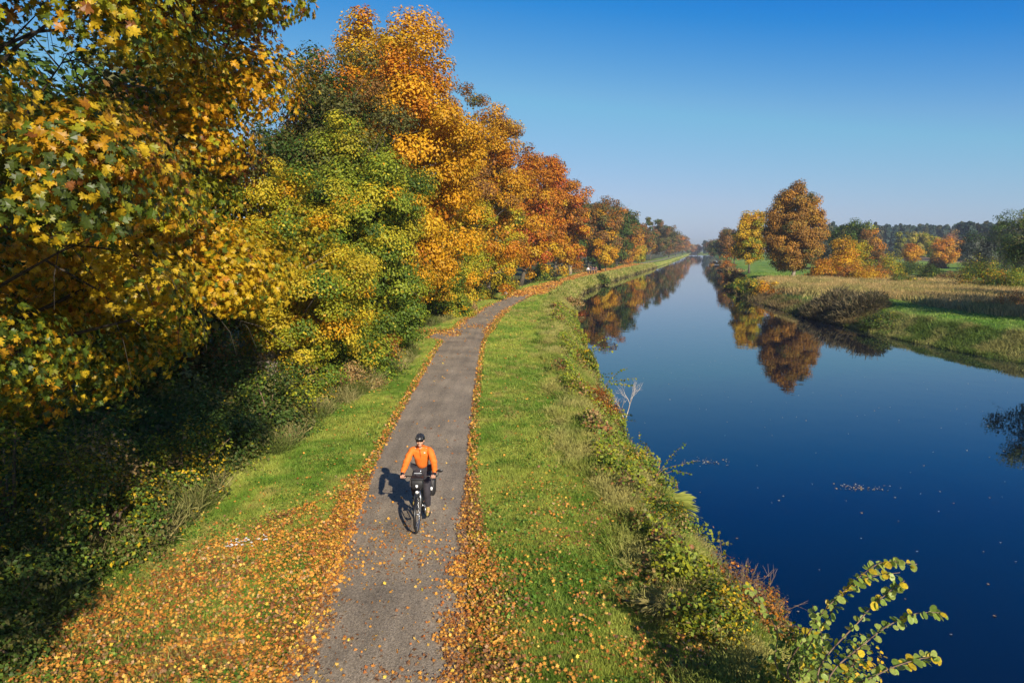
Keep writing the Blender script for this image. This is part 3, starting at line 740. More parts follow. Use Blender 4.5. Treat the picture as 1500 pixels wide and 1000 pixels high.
T(690, 75, 262, 3.8, 'goldlow', 20, 'gold tree leaning over the path below the red orange top', nl=22000, leaf=.26, nc=80, cr=1.2, cb=.04, group=WOOD, base=-4.5)
T(788, 108, 226, 5.3, 'redor', 21, 'rusty orange tree behind the yellow one, half way along the row', nl=24000, leaf=.32, nc=110, cr=1.4, cb=.1, group=WOOD, base=1.4, egg=-.1)
T(722, 86, 258, 3.8, 'yellow', 22, 'bright yellow tree low in the middle of the row', nl=20000, leaf=.30, nc=80, cr=1.25, cb=.04, group=WOOD, base=-3)
T(830, 135, 258, 5.2, 'redor', 23, 'red orange tree at the bend of the row, next to the brown one', nl=20000, leaf=.36, nc=100, cr=1.4, cb=.1, group=WOOD, base=8.5, egg=-.1)
T(780, 118, 296, 4.0, 'goldlow', 24, 'golden tree low in front of the rusty orange ones', nl=14000, leaf=.34, nc=70, cr=1.3, cb=.08, group=WOOD, base=3.2)
T(829, 147, 335, 3.3, 'orange', 25, 'small orange tree hanging over the walkers', nl=9000, leaf=.34, nc=50, cr=1.1, cb=.14, group=WOOD, base=10.0)
T(880, 178, 288, 6.6, 'brown', 26, 'broad brown tree just beyond the walkers', nl=18000, leaf=.42, nc=100, cr=1.7, cb=.1, group=WOOD)
T(905, 215, 297, 6.5, [(G1, 2.5, 3), (OL, 2, 2), (BR, 2, 1.6), (GO, 1, .2)], 27, 'green tree top between two brown crowns', nl=16000, leaf=.48, nc=100, cr=1.8, cb=.02, group=WOOD)
T(888, 172, 350, 3.6, 'gold', 28, 'small golden tree on the canal side of the broad brown tree', nl=6000, leaf=.4, nc=40, cr=1.2, cb=.1, group=WOOD)
T(921, 250, 311, 6.5, 'orange', 29, 'dull orange tree after the green top', nl=11000, leaf=.5, nc=80, cr=1.8, cb=.06, group=WOOD)
T(936, 262, 356, 4.2, 'yellow', 30, 'small bright yellow tree by the path far along the row', nl=5000, leaf=.5, nc=40, cr=1.3, cb=.06, group=WOOD)
T(941, 290, 327, 6.5, 'brown', 31, 'brown tree before the two rounded dark crowns', nl=9000, leaf=.55, nc=70, cr=1.8, cb=.06, group=WOOD)
T(967, 355, 321, 7.0, [(OL, 3, 3), (BR, 2.5, 2.5), (G1, 1, 1)], 32, 'taller rounded dark olive tree far along the row', base=71, nl=12000, leaf=.6, nc=90, cr=1.8, cb=.0, group=WOOD)
T(981, 455, 330, 9, [(OL, 3, 2.4), (BR, 3, 3), (G1, .6, .6)], 33, 'second rounded olive tree, right of the taller one', nl=11000, leaf=.7, nc=90, cr=2.4, cb=.0, group=WOOD)
T(991, 580, 338, 10, 'brown', 34, 'brown tree near the far end of the row', nl=8000, leaf=.7, nc=70, cr=2.2, cb=.06, group=WOOD)
T(1000, 700, 345, 11, 'brown', 35, 'last but one brown tree at the far end of the row', nl=7000, leaf=.8, nc=60, cr=2.4, cb=.05, group=WOOD)
T(1009, 840, 354, 10, 'rust', 36, 'reddish last tree at the far end of the row', nl=6000, leaf=.9, nc=60, cr=2.4, cb=.04, group=WOOD)
# second line behind the front row closes the wood
BACK = 'trees standing deeper in the wood'
for i, (x, Y, H, R, pal, lb) in enumerate([(-17, 24, 13, 5, 'dark', 'dark green tree deep in the wood behind the smaller yellow maple'), (-19, 36, 15, 6, 'olive', 'olive tree deep in the wood behind the tall olive green one'),
        (-15.5, 17, 9, 4, 'dark', 'dark tree standing in the shade behind the huge close maple'), (-12.8, 26.5, 16.5, 4.4, 'olive', 'olive tree deep in the wood right behind the huge close maple'), (-16, 58, 17, 6.5, 'brown', 'brown tree deep in the wood behind the golden crown'), (-13, 78, 17, 6.5, 'green', 'green tree deep in the wood behind the red orange top'),
        (-7, 100, 17, 7, 'green', 'green tree deep in the wood behind the rusty orange one'), (-2, 130, 17, 7, 'brown', 'brown tree deep in the wood behind the bend'),
        (12, 170, 19, 9, 'olive', 'olive tree deep in the wood behind the walkers'), (24, 215, 20, 10, 'green', 'green tree deep in the wood beyond the bend'), (38, 265, 21, 10, 'brown', 'farther brown tree deep in the wood'), (58, 335, 22, 11, 'olive', 'farthest olive tree deep in the wood')]):
    tree('tree', lb, 'tree', x, Y, H, R, pal, 300 + i, cb=.04, nl=15000, leaf=.26 + Y * .002, nc=100, cr=1.6, group=BACK)
# pale bare trunks that show at the foot of the row
def snag(px, Y, H, r, label, lean=0):
    x = at(px, Y)[0]; zg = float(ground_z(x, Y)); root = empty('bare_trunk', (x, Y, zg - .05)); tag(root, label, 'tree trunk')
    mb = MB(); mb.tube([(0, 0, 0), (lean * .3, 0, H * .4), (lean, 0, H)], [r * 1.3, r, r * .7], 9); mb.build('trunk', M_PALEBARK, root)
    mb = MB()
    for k in range(5 if H > 2 else 0):
        a = k * 1.3; mb.tube([(lean * .8, 0, H * .8), (lean + math.cos(a) * .5, math.sin(a) * .5, H * 1.05), (lean + math.cos(a) * 1.1, math.sin(a) * .9, H * 1.3)], [r * .35, r * .25, r * .08], 5)
    if H > 2: mb.build('branches', M_PALEBARK, root)
snag(835, 150, 4.2, .33, 'pale bare trunk beside the path, left of the walkers', .3)
snag(741, 83, .9, .2, 'short pale stump at the foot of the yellow trees')

# ------------------------------------------------------------------ shrubs along the wood edge
HB = 'bushes along the foot of the wood'
def S(px, Y, H, R, pal, seed, label, dx=0, grp=HB, name='bush', cat='bush', **kw):
    x = at(px, Y)[0] + dx
    return shrub(name, label, cat, x, Y, H, R, pal, seed, group=grp, **kw)
S(520, 29.5, 3.4, 2.0, 'yellowgreen', 41, 'dense yellow green bush below the rounded maple', nl=17000, leaf=.12, nc=80)
S(548, 36, 3.0, 1.8, 'yellow', 42, 'yellow orange bush left of the side track', nl=15000, leaf=.14, nc=80)
S(450, 25, 1.7, 1.5, 'bush', 43, 'low olive bush under the smaller yellow maple', nl=9000, leaf=.09, nc=60)
S(510, 27.5, 1.3, 1.3, 'dry', 44, 'low straw coloured bush at the edge of the grass', nl=7000, leaf=.09, nc=50, twigs=6)
S(560, 32.5, 1.6, 1.2, 'rust', 45, 'brownish bush between the yellow ones left of the side track', nl=6000, leaf=.1, nc=50, twigs=10)
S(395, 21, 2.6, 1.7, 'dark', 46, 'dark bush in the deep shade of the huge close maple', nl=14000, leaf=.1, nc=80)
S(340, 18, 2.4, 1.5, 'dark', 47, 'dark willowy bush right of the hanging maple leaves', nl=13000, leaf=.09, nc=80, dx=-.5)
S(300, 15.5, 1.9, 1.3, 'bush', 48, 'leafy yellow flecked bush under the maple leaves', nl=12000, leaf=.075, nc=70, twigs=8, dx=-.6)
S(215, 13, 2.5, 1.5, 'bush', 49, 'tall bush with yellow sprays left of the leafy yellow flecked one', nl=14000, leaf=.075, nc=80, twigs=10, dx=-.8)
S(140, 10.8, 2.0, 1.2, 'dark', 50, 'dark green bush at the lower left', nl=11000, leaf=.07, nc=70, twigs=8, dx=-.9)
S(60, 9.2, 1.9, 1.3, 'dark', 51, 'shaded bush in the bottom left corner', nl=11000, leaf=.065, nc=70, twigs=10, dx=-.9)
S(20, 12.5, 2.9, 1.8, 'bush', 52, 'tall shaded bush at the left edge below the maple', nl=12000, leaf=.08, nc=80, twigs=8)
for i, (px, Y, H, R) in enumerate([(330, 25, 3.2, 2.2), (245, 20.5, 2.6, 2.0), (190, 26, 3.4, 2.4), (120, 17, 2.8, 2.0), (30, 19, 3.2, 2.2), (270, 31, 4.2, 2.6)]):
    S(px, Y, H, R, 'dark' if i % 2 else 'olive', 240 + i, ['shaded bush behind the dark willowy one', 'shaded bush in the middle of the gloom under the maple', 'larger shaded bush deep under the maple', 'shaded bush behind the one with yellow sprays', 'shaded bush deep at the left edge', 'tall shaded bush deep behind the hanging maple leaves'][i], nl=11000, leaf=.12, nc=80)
S(680, 61, 1.6, 1.4, 'dry', 53, 'dry twiggy bush by the path past the side track', nl=4000, leaf=.13, nc=40, twigs=14)
S(672, 56, 2.4, 1.6, 'yellowgreen', 54, 'light green bush on the far side of the side track', nl=6000, leaf=.15, nc=50)
S(738, 92, 2.6, 2.4, 'bush', 55, 'green and yellow bush at the foot of the gold tree', nl=6000, leaf=.2, nc=60)
S(704, 76, 2.6, 2.0, 'yellow', 56, 'yellow bush at the foot of the red orange tree', nl=6000, leaf=.18, nc=60)
S(795, 118, 3.0, 2.4, 'bush', 57, 'green bush under the rusty orange trees', nl=5000, leaf=.24, nc=50)
S(850, 165, 1.8, 2.4, 'dry', 58, 'straw coloured bush behind the walkers', nl=3500, leaf=.26, nc=40)
S(886, 200, 3.4, 3.2, 'dark', 59, 'dark green bush beyond the walkers', nl=4000, leaf=.36, nc=50)
# bare pale shrub sticking out above the yellow bushes
S(392, 27.5, 7.4, 1.6, 'dry', 60, 'tall bare grey twigged shrub rising behind the smaller yellow maple', nl=500, leaf=.08, nc=40, stems=38, twigs=60, barkm=M_DRYTWIG)

# near bank bushes
NB = 'bushes on the near canal bank'
S(1118, 10.9, 1.15, .85, 'rust', 71, 'reddish brown twiggy bush leaning over the water', grp=NB, nl=3500, leaf=.045, nc=50, twigs=70, dx=-.3)
S(1010, 13.6, .75, .7, 'bush', 72, 'green leafy bush above the water, left of the reddish brown one', grp=NB, nl=5000, leaf=.055, nc=50, dx=-.6)
S(1060, 9.6, .8, .8, 'bush', 73, 'olive bush spreading over the bank below the reddish brown one', grp=NB, nl=6500, leaf=.05, nc=60, dx=-.2)
S(940, 18.5, .7, .7, 'bush', 74, 'low green bush on the bank across from the cyclist', grp=NB, nl=4500, leaf=.06, nc=50, dx=-.5)
S(900, 25.5, .9, .9, 'rust', 75, 'brown leaved bush on the bank beside the bare dead shrub', grp=NB, nl=4500, leaf=.07, nc=50, twigs=18, dx=-.7)
S(862, 36, 1.1, 1.0, 'bush', 76, 'green bush on the bank halfway to the bend', grp=NB, nl=4500, leaf=.09, nc=50, dx=-.4)
S(850, 48, 1.0, 1.1, 'yellowgreen', 77, 'yellow green bush dipping to the water before the reflections', grp=NB, nl=4000, leaf=.1, nc=50, dx=-.2)
S(880, 131, 2.0, 2.6, 'green', 78, 'dark green waterside bush in front of the walkers', grp=NB, nl=4500, leaf=.24, nc=50, dx=0)
S(905, 140, 1.5, 2.0, 'dry', 79, 'pale reedy bush right of the dark green waterside one', grp=NB, nl=3000, leaf=.24, nc=40)
S(838, 76, 1.3, 1.6, 'dry', 80, 'straw coloured clump at the bend of the near bank', grp=NB, nl=3500, leaf=.14, nc=40, dx=-.3)

# arching pale grass tussock hanging over the water
def tussock(px, Y, H, n, label, seed, c1, c2, dx=0):
    rng = RS(seed); x = at(px, Y)[0] + dx; zg = float(ground_z(x, Y))
    th = rng.rand(n) * 6.28; r = .12 * rng.rand(n) ** .5
    P = np.stack([np.cos(th) * r, np.sin(th) * r, np.zeros(n)], 1)
    Tn = np.stack([np.cos(th) * (.3 + .7 * rng.rand(n)), np.sin(th) * (.3 + .7 * rng.rand(n)), .55 + .5 * rng.rand(n)], 1)
    N = np.stack([np.cos(th), np.sin(th), np.full(n, .9)], 1)
    k = BL5 * (1, 1, 1.6)
    C = mixc(cA(c1) + np.zeros((n, 3)), cA(c2) + np.zeros((n, 3)), rng.rand(n)) * (.8 + .4 * rng.rand(n, 1))
    o = leaves('grass_tussock', P, N, Tn, H * (.6 + .6 * rng.rand(n)), C, k, M_GRASS, aspect=.012)
    o.location = (x, Y, zg); tag(o, label, 'tussock', 'grass tussocks on the bank'); return o
tussock(990, 15.6, .75, 1900, 'biggest green tussock arching over the canal, right of the cyclist', 1, (.20, .26, .04), (.36, .36, .08), dx=-.35)
tussock(985, 9.7, .5, 500, 'straw coloured tussock low on the bank near the bottom edge', 2, (.42, .34, .14), (.30, .28, .08), dx=-.1)
tussock(958, 20, .6, 500, 'pale tussock on the bank above the floating twig', 4, (.34, .34, .08), (.44, .38, .14), dx=-.5)

# dead white shrub standing at the water's edge
x = at(918, 26)[0]; mb = MB(); rg = RS(9)
def br(p, d, l, r, k):
    q = p + d * l; mb.tube([p, p.lerp(q, .5) + Vector(rg.randn(3)) * .03 * l, q], [r, r * .8, r * .5], 5, cap=False)
    if k > 0:
        for _ in range(3):
            d2 = (d + Vector(rg.randn(3)) * .38 + Vector((.05, 0, .12))).normalized(); br(p.lerp(q, .45 + .55 * rg.rand()), d2, l * .68, r * .55, k - 1)
br(Vector((0, 0, 0)), Vector((.25, 0, 1)).normalized(), .75, .022, 4); br(Vector((-.1, 0, 0)), Vector((-.35, 0, .9)).normalized(), .5, .016, 3)
o = mb.build('dead_shrub', M_DRYTWIG); o.location = (x, 26, -1.0); tag(o, 'bare whitish dead shrub standing at the edge of the water', 'dead shrub')

# leafy shoots sticking out over the water
def shoot(nm, x, y, z, pts, leafs, size, label, seed, pal, shape=OV, group=None, pair=True, cat='sapling', rootz=None, lr=.8):
    """several arching stems with two rows of round leaflets"""
    rng = RS(seed); root = empty(nm, (x, y, z)); tag(root, label, cat, group)
    mb = MB(); P, N, Tt = [], [], []
    for line, cnt in zip(pts, leafs):
        q = [Vector(p) for p in line]
        # catmull sampling
        smp = []
        for i in range(len(q) - 1):
            p0 = q[max(i - 1, 0)]; p1 = q[i]; p2 = q[i + 1]; p3 = q[min(i + 2, len(q) - 1)]
            for k in range(8):
                t = k / 8; smp.append(.5 * ((2 * p1) + (p2 - p0) * t + (2 * p0 - 5 * p1 + 4 * p2 - p3) * t * t + (3 * p1 - p0 - 3 * p2 + p3) * t ** 3))
        smp.append(q[-1]); n = len(smp)
        mb.tube(smp, [.0075 * (1 - .8 * i / n) + .002 for i in range(n)], 6, cap=False)
        st = int(n * cnt[0])
        for k in range(cnt[1]):
            s = st + (n - 2 - st) * (k + .5) / cnt[1]; i = int(s); p = smp[i].lerp(smp[i + 1], s - i); d = (smp[i + 1] - smp[i]).normalized()
            side = d.cross(Vector((0, 0, 1))).normalized()
            for sg in (-1, 1):
                if rng.rand() < .09: continue
                tt = (side * sg + d * .35 + Vector((0, 0, -.35)) + Vector(rng.randn(3)) * .34).normalized()
                P.append(p + tt * size * .55); Tt.append(tt); N.append(Vector((0, -.55, 1)) + Vector(rng.randn(3)) * .5)
    P = np.array([tuple(p) for p in P]); n = len(P)
    C = pick(rng, pal, rng.rand(n), rng.rand(n), rng.rand(n))
    leaves('foliage', P, np.array([tuple(p) for p in N]), np.array([tuple(p) for p in Tt]), size * (.6 + .6 * rng.rand(n)), C, shape, M_MAPLE, root)
    mb.build('stems', M_TWIG, root); return root

def W(px, py, dep):
    """point at camera depth dep (m) seen at the picture position, used once to read off the sapling's shape"""
    u = (px - 750) / 1000; v = (500 - py) / 1000; cp, sp = math.cos(PITCH), math.sin(PITCH)
    return Vector((u * dep, (cp + v * sp) * dep, CH + (v * cp - sp) * dep))
DS = 1.36
o0 = Vector((3.75, 5.7, 0)); zg0 = float(ground_z(3.75, 5.7)); o0.z = zg0
def rel(a, b, c): return tuple(W(a, b, c * DS) - o0)
LOC = [((.27, .36, .06), 4, 4), ((.35, .41, .085), 4, 4), ((.18, .26, .04), 1.6, 1.6), ((.66, .48, .03), 1.6, 1.6)]
lines = [
    [(0, 0, 0), (.0, .05, 1.4), rel(1160, 1000, 5.2), rel(1192, 915, 5.1), rel(1240, 862, 5.0), rel(1290, 824, 5.0), rel(1343, 826, 5.0)],
    [(.02, .02, 0), (.05, .05, 1.4), rel(1175, 1000, 5.3), rel(1215, 900, 5.2), rel(1262, 850, 5.3), rel(1318, 838, 5.3)],
    [(.03, 0, 0), (.1, 0, 1.3), rel(1200, 1000, 4.9), rel(1262, 905, 4.9), rel(1300, 868, 4.9), rel(1325, 850, 4.9)],
    [(.03, 0, 0), (.1, 0, 1.2), rel(1215, 1010, 4.7), rel(1275, 935, 4.8), rel(1335, 900, 4.8), rel(1385, 897, 4.8)],
    [(.03, 0, 0), (.1, 0, 1.1), rel(1230, 1030, 4.6), rel(1290, 985, 4.6), rel(1345, 965, 4.7), rel(1372, 962, 4.7)],
    [(-.02, 0, 0), (-.03, .1, 1.4), rel(1150, 990, 5.4), rel(1138, 925, 5.5), rel(1118, 885, 5.6), rel(1092, 855, 5.7)],
    [(0, .02, 0), (.0, .1, 1.4), rel(1180, 1010, 5.2), rel(1205, 950, 5.1), rel(1190, 885, 5.2)],
]
shoot('sapling', o0.x, o0.y, o0.z, lines, [(.44, 36), (.42, 32), (.38, 32), (.36, 33), (.34, 32), (.36, 34), (.36, 30)], .084, 'young sapling with arching sprays of round green and yellow leaflets over the water', 3, LOC)
S(1215, 6.9, 1.9, .85, [((.22, .30, .05), 3, 4), ((.12, .18, .03), 3, 2), (YE, 1.6, 1.6), (G1, 2, 1)], 82, 'dense small leaved bush at the foot of the arching sapling', grp=NB, nl=6500, leaf=.048, nc=70, shape=OV, dx=0)
for i, (px, Y, l, s_, lb) in enumerate([(893, 30.5, 1.3, .13, 'small leafy shoot leaning over the water past the dead shrub'), (868, 41, 1.6, .16, 'leafy branch with yellow green leaves in front of the tree reflections'), (975, 18.2, .9, .09, 'thin leafy twig reaching over the water beside the bank')]):
    x = at(px, Y, z=-.6)[0]; z = -.75
    L2 = [[(-.5, 0, -.15), (0, 0, .25), (l * .5, 0, .38), (l, .05, .48)], [(-.4, 0, -.1), (0, .1, .35), (l * .3, .1, .7), (l * .65, .1, .95)], [(-.4, 0, -.1), (.1, -.1, .2), (l * .4, -.1, .2), (l * .8, -.1, .12)]]
    shoot('leafy_branch', x, Y, z, L2, [(.3, 8)] * 3, s_, lb, 20 + i, [(G2, 3, 3), (YG, 2, 2), (G1, 2, 2)], group='shoots over the water', cat='branch')

# ------------------------------------------------------------------ right bank
def TR(px, Y, topy, R, pal, seed, label, zg=.3, grp=None, name='tree', cat='tree', **kw):
    x, _, zt = at(px, Y, py=topy)
    return tree(name, label, cat, x, Y, zt - zg, R, pal, seed, zg=zg, group=grp, **kw)
TR(1168, 120, 265, 5.5, [((.50, .24, .03), 1.6, 2.4), ((.33, .165, .03), 4, 4), ((.44, .26, .04), 3, 2), (OL, 2.2, 1.0)], 111, 'large round orange brown tree reflected in the canal', nl=60000, leaf=.26, nc=260, cr=1.1, cb=.03, amp=.05, inner=.5, barkm=M_PALEBARK, limbs=40, egg=.10, trunk_r=.33)
TR(1101, 150, 308, 4.3, [(YE, 4, 2), (GO, 1.5, 3.5), (YG, 2.4, .8), (G2, 1, .2)], 112, 'bright yellow tree left of the large orange brown one', nl=26000, leaf=.30, nc=130, cr=1.1, cb=.1, egg=.08, amp=.1)
FR = 'trees along the far stretch of the right bank'
TR(1078, 235, 330, 6.0, 'brown', 113, 'purple brown tree behind the bright yellow one', nl=9000, leaf=.5, nc=70, cr=1.7, cb=.1, grp=FR)
TR(1066, 290, 333, 6.0, 'brown', 114, 'brown tree second in line behind the yellow one', nl=7000, leaf=.55, nc=60, cr=1.8, cb=.08, grp=FR)
TR(1055, 360, 343, 6.5, 'olive', 115, 'olive tree third in line on the right bank', nl=6000, leaf=.6, nc=60, cr=2, cb=.06, grp=FR)
TR(1047, 470, 350, 7, 'brown', 116, 'farthest brown tree on the right bank', nl=5000, leaf=.7, nc=60, cr=2.2, cb=.06, grp=FR)
TR(1022, 885, 358, 7.0, 'rust', 117, 'red tree closing the end of the canal', nl=5000, leaf=.9, nc=60, cr=2.5, cb=.02, grp='trees at the far end of the canal')
TR(1034, 870, 352, 5.5, 'pine', 118, 'blue green tree closing the end of the canal', nl=5000, leaf=.9, nc=50, cr=2.2, cb=.02, grp='trees at the far end of the canal')
TR(1013, 900, 361, 7.0, 'brown', 119, 'brown tree left of the red one at the end of the canal', nl=4000, leaf=1., nc=50, cr=2.5, cb=.02, grp='trees at the far end of the canal')
TR(1041, 890, 359, 8.0, 'olive', 120, 'low olive tree right of the blue green one at the end of the canal', nl=4000, leaf=1., nc=50, cr=2.5, cb=.02, grp='trees at the far end of the canal')
MX = 'bushes and small trees beyond the right bank'
TR(1244, 175, 320, 5.8, 'green', 121, 'dark green tree right of the large orange brown one', nl=12000, leaf=.4, nc=90, cr=1.5, cb=.05, grp=MX)
TR(1272, 165, 335, 4.5, 'brown', 122, 'thin brown tree behind the golden bushes', nl=7000, leaf=.36, nc=60, cr=1.2, cb=.05, grp=MX)
TR(1210, 190, 325, 4.2, 'grey', 123, 'grey green tree showing behind the large orange brown one', nl=6000, leaf=.4, nc=50, cr=1.3, cb=.05, grp=MX)
def SR(px, Y, topy, R, pal, seed, label, grp=MX, zg=.3, **kw):
    x, _, zt = at(px, Y, py=topy)
    return shrub('bush', label, 'bush', x, Y, zt - zg, R, pal, seed, zg=zg, group=grp, **kw)
SR(1232, 121, 343, 3.6, 'gold', 131, 'golden orange bush touching the large orange brown tree', nl=10000, leaf=.26, nc=80)
SR(1258, 128, 350, 3.0, 'yellow', 132, 'bright golden bush right of the golden orange one', nl=8000, leaf=.26, nc=70)
SR(1205, 117, 372, 2.8, 'orange', 133, 'low orange brown bush at the foot of the large tree', nl=7000, leaf=.24, nc=60)
SR(1285, 118, 384, 3.6, 'rust', 134, 'wide rust brown bush before the pale meadow', nl=9000, leaf=.2, nc=80, twigs=30, ry=2.4)
SR(1240, 112, 390, 3.4, 'rust', 135, 'brown twiggy bush below the golden ones', nl=8000, leaf=.2, nc=80, twigs=30, ry=2)
SR(1308, 140, 366, 3.2, 'yellow', 136, 'yellow bush with orange tint in the middle distance', nl=6000, leaf=.26, nc=60)
SR(1288, 150, 358, 3.0, 'brown', 137, 'brown bush behind the rust brown one', nl=5000, leaf=.28, nc=50)
SR(1337, 150, 376, 3.8, 'dark', 138, 'dark green bush under the round orange tree', nl=6000, leaf=.26, nc=60)
SR(1366, 110, 382, 2.2, 'green', 139, 'upright green bush standing in the meadow', nl=6000, leaf=.18, nc=60)
SR(1402, 106, 396, 3.2, 'dry', 140, 'wide straw coloured bush in the meadow', nl=7000, leaf=.16, nc=70, ry=2)
SR(1452, 88, 374, 3.7, [(G2, 3, 2), (YG, 2, 2.5), (GO, .8, 1.4), (OL, 2, 1)], 141, 'green bush with an orange red patch at the right', nl=10000, leaf=.17, nc=90)
SR(1466, 91, 390, 1.3, [(RD, 2, 2), (OR, 3, 3), (GO, 1, 1)], 142, 'small orange red bush grown into the green one', nl=2500, leaf=.15, nc=30)
SR(1484, 98, 401, 1.7, [(RD, 1.5, 1.5), (OR, 2, 2), (TN, 3, 3)], 143, 'low reddish bush at the right edge of the meadow', nl=2500, leaf=.15, nc=30)
SR(1425, 128, 388, 3.4, 'dark', 155, 'dark green bush between the straw coloured and the orange patched one')
SR(1330, 100, 398, 2.6, 'bush', 156, 'low yellow green bush in front of the dark green one in the meadow', nl=7000, leaf=.17, nc=60)
SR(1490, 84, 388, 2.8, 'yellowgreen', 157, 'yellow green bush at the right edge behind the shaded grass', nl=8000, leaf=.16, nc=70)
SR(1270, 108, 392, 3.0, 'gold', 158, 'low golden bush in front of the wide rust brown one', nl=8000, leaf=.19, nc=70)
TR(1337, 205, 356, 3.0, [(OR, 3, 4), (GO, 3, 2)], 144, 'round bright orange tree in the middle distance', nl=5000, leaf=.4, nc=40, cr=1.2, cb=.1, grp=MX)
TR(1348, 262, 339, 4.0, [(YG, 3, 2), ((.45, .36, .07), 3, 3)], 145, 'pale yellow birch standing before the forest', nl=6000, leaf=.5, nc=50, cr=1.3, cb=.1, grp=MX)
TR(1367, 250, 344, 3.0, 'yellow', 146, 'deeper yellow birch right of the pale one', nl=4500, leaf=.5, nc=40, cr=1.2, cb=.1, grp=MX)
TR(1322, 285, 338, 3.5, [(YG, 2, 2), (OL, 3, 3)], 147, 'dull yellow birch left of the pale one', nl=4500, leaf=.5, nc=40, cr=1.2, cb=.1, grp=MX)
TR(1385, 215, 347, 4.6, [(GO, 4, 3), (OR, 2, 2), (TN, 1, 1.5)], 148, 'orange tree with a brown foot before the dark forest', nl=8000, leaf=.4, nc=60, cr=1.4, cb=.02, grp=MX)
TR(1393, 235, 336, 4.2, [((.34, .15, .10), 3, 3), (TN, 2, 2)], 149, 'pinkish thin tree behind the orange one', nl=3500, leaf=.4, nc=50, cr=1.3, cb=.05, grp=MX)
SR(1372, 190, 372, 3.4, 'rust', 150, 'brown thicket at the foot of the orange tree', nl=5000, leaf=.3, nc=50)
DG = 'dark trees at the right edge'
TR(1452, 150, 332, 6.5, 'grey', 151, 'hazy grey green tree left of the tallest dark one', nl=14000, leaf=.34, nc=100, cr=1.6, cb=.02, grp=DG)
TR(1482, 175, 322, 7.5, 'grey', 152, 'grey green tree behind the tallest dark one', nl=12000, leaf=.38, nc=90, cr=1.7, cb=.02, grp=DG)
TR(1512, 120, 300, 6.0, 'dark', 153, 'tallest dark tree cut by the right edge', nl=20000, leaf=.26, nc=130, cr=1.2, cb=.0, grp=DG)
tree('tree', 'dark leafy tree whose crown is mirrored at the right edge of the water', 'tree', 42.4, 50, 9.4, 4.9, 'dark', 154, cb=.3, nl=24000, leaf=.16, nc=120, cr=.9, group=DG)
# shade trees standing on the right bank just outside the view
for i, (x, y, H, R) in enumerate([(45, 41, 11, 5), (50, 52, 12, 5), (41.5, 30.5, 8, 3.8), (57, 62, 10, 4.5)]):
    tree('tree', ['dark tree on the right bank close to the mirrored one', 'dark tree behind the mirrored one', 'nearest dark tree on the right bank', 'dark tree farther up the right bank behind the brush'][i], 'tree', x, y, H, R, 'dark', 160 + i, cb=.1, nl=12000, leaf=.2, nc=90, cr=1.2, group=DG)
WB = 'waterside bushes on the right bank'
for i, (px, Y, H, R, pal, lb, kw) in enumerate([
    (1052, 300, 2.2, 3.5, 'dry', 'farthest tan waterside bush on the right bank', {}), (1056, 225, 2.4, 3.2, 'rust', 'brown waterside bush second from the far end', {}),
    (1062, 170, 2.2, 2.8, 'dry', 'pale round waterside bush third from the far end', {}), (1070, 136, 2.0, 2.4, 'rust', 'brown waterside bush below the yellow tree', {}),
    (1081, 112, 2.3, 2.2, 'yellowgreen', 'yellow green waterside bush above the yellow reflections', {}), (1100, 100, 2.2, 2.2, 'bush', 'olive waterside bush with yellow leaves', {}),
    (1128, 95, 1.9, 2.6, 'gold', 'tawny orange waterside bush below the large tree', {}), (1158, 88, 1.8, 2.8, 'rust', 'russet waterside bush below the large tree', {})]):
    x = max(at(px, Y)[0], float(Rw(Y)) + R * .5)
    shrub('bush', lb, 'bush', x, Y, H, R, pal, 170 + i, nl=5000, leaf=.1 + Y * .0013, nc=60, group=WB, ry=R * 1.2, zg=-.9)
# dark reed thicket
def reeds(x, y, H, R, n, label, seed, cols, ry):
    rng = RS(seed); th = rng.rand(n) * 6.28; r = rng.rand(n) ** .5
    X = np.cos(th) * r * R; Y_ = np.sin(th) * r * ry; zz = ground_z(x + X, y + Y_)
    P = np.stack([X, Y_, np.maximum(zz, WZ)], 1)
    Tn = np.stack([rng.randn(n) * .18, rng.randn(n) * .18, np.ones(n)], 1); N = rng.randn(n, 3)
    C = pick(rng, cols, rng.rand(n), rng.rand(n), rng.rand(n))
    o = leaves('reed_bed', P, N, Tn, H * (.5 + .6 * rng.rand(n)) * (1 - .35 * r ** 3) * (.45 + 1.1 * fbm((X + x) * 1.1, (Y_ + y) * 1.1, seed)), C, BL5, M_GRASS, aspect=.03)
    o.location = (x, y, 0); tag(o, label, 'reeds'); return o
RC = [((.12, .095, .05), 3, 3), ((.22, .17, .085), 2.4, 2.4), ((.07, .075, .03), 2, 2)]
for i, (px, Y, R, ry, H) in enumerate([(1214, 68, 2.1, 2.6, 1.75), (1258, 63, 2.1, 2.2, 1.7)]):
    x = max(at(px, Y)[0], float(Rw(Y)) + R * .45)
    reeds(x, Y, H, R, 9000, ['dark brown reed bed on the right bank, left half', 'dark brown reed bed on the right bank, right half'][i], 180 + i, RC, ry)
shrub('bush', 'dark low brush at the right edge above the shaded grass', 'bush', at(1490, 58)[0], 58, 1.7, 3.0, 'rust', 190, nl=6000, leaf=.12, nc=60, twigs=60, group=WB)
shrub('bush', 'dark brush in the shade beside the reed bed', 'bush', float(Rw(57)) + 1.6, 57, 1.5, 2.2, 'dark', 191, nl=5000, leaf=.12, nc=60, twigs=20, group=WB, zg=-.8)

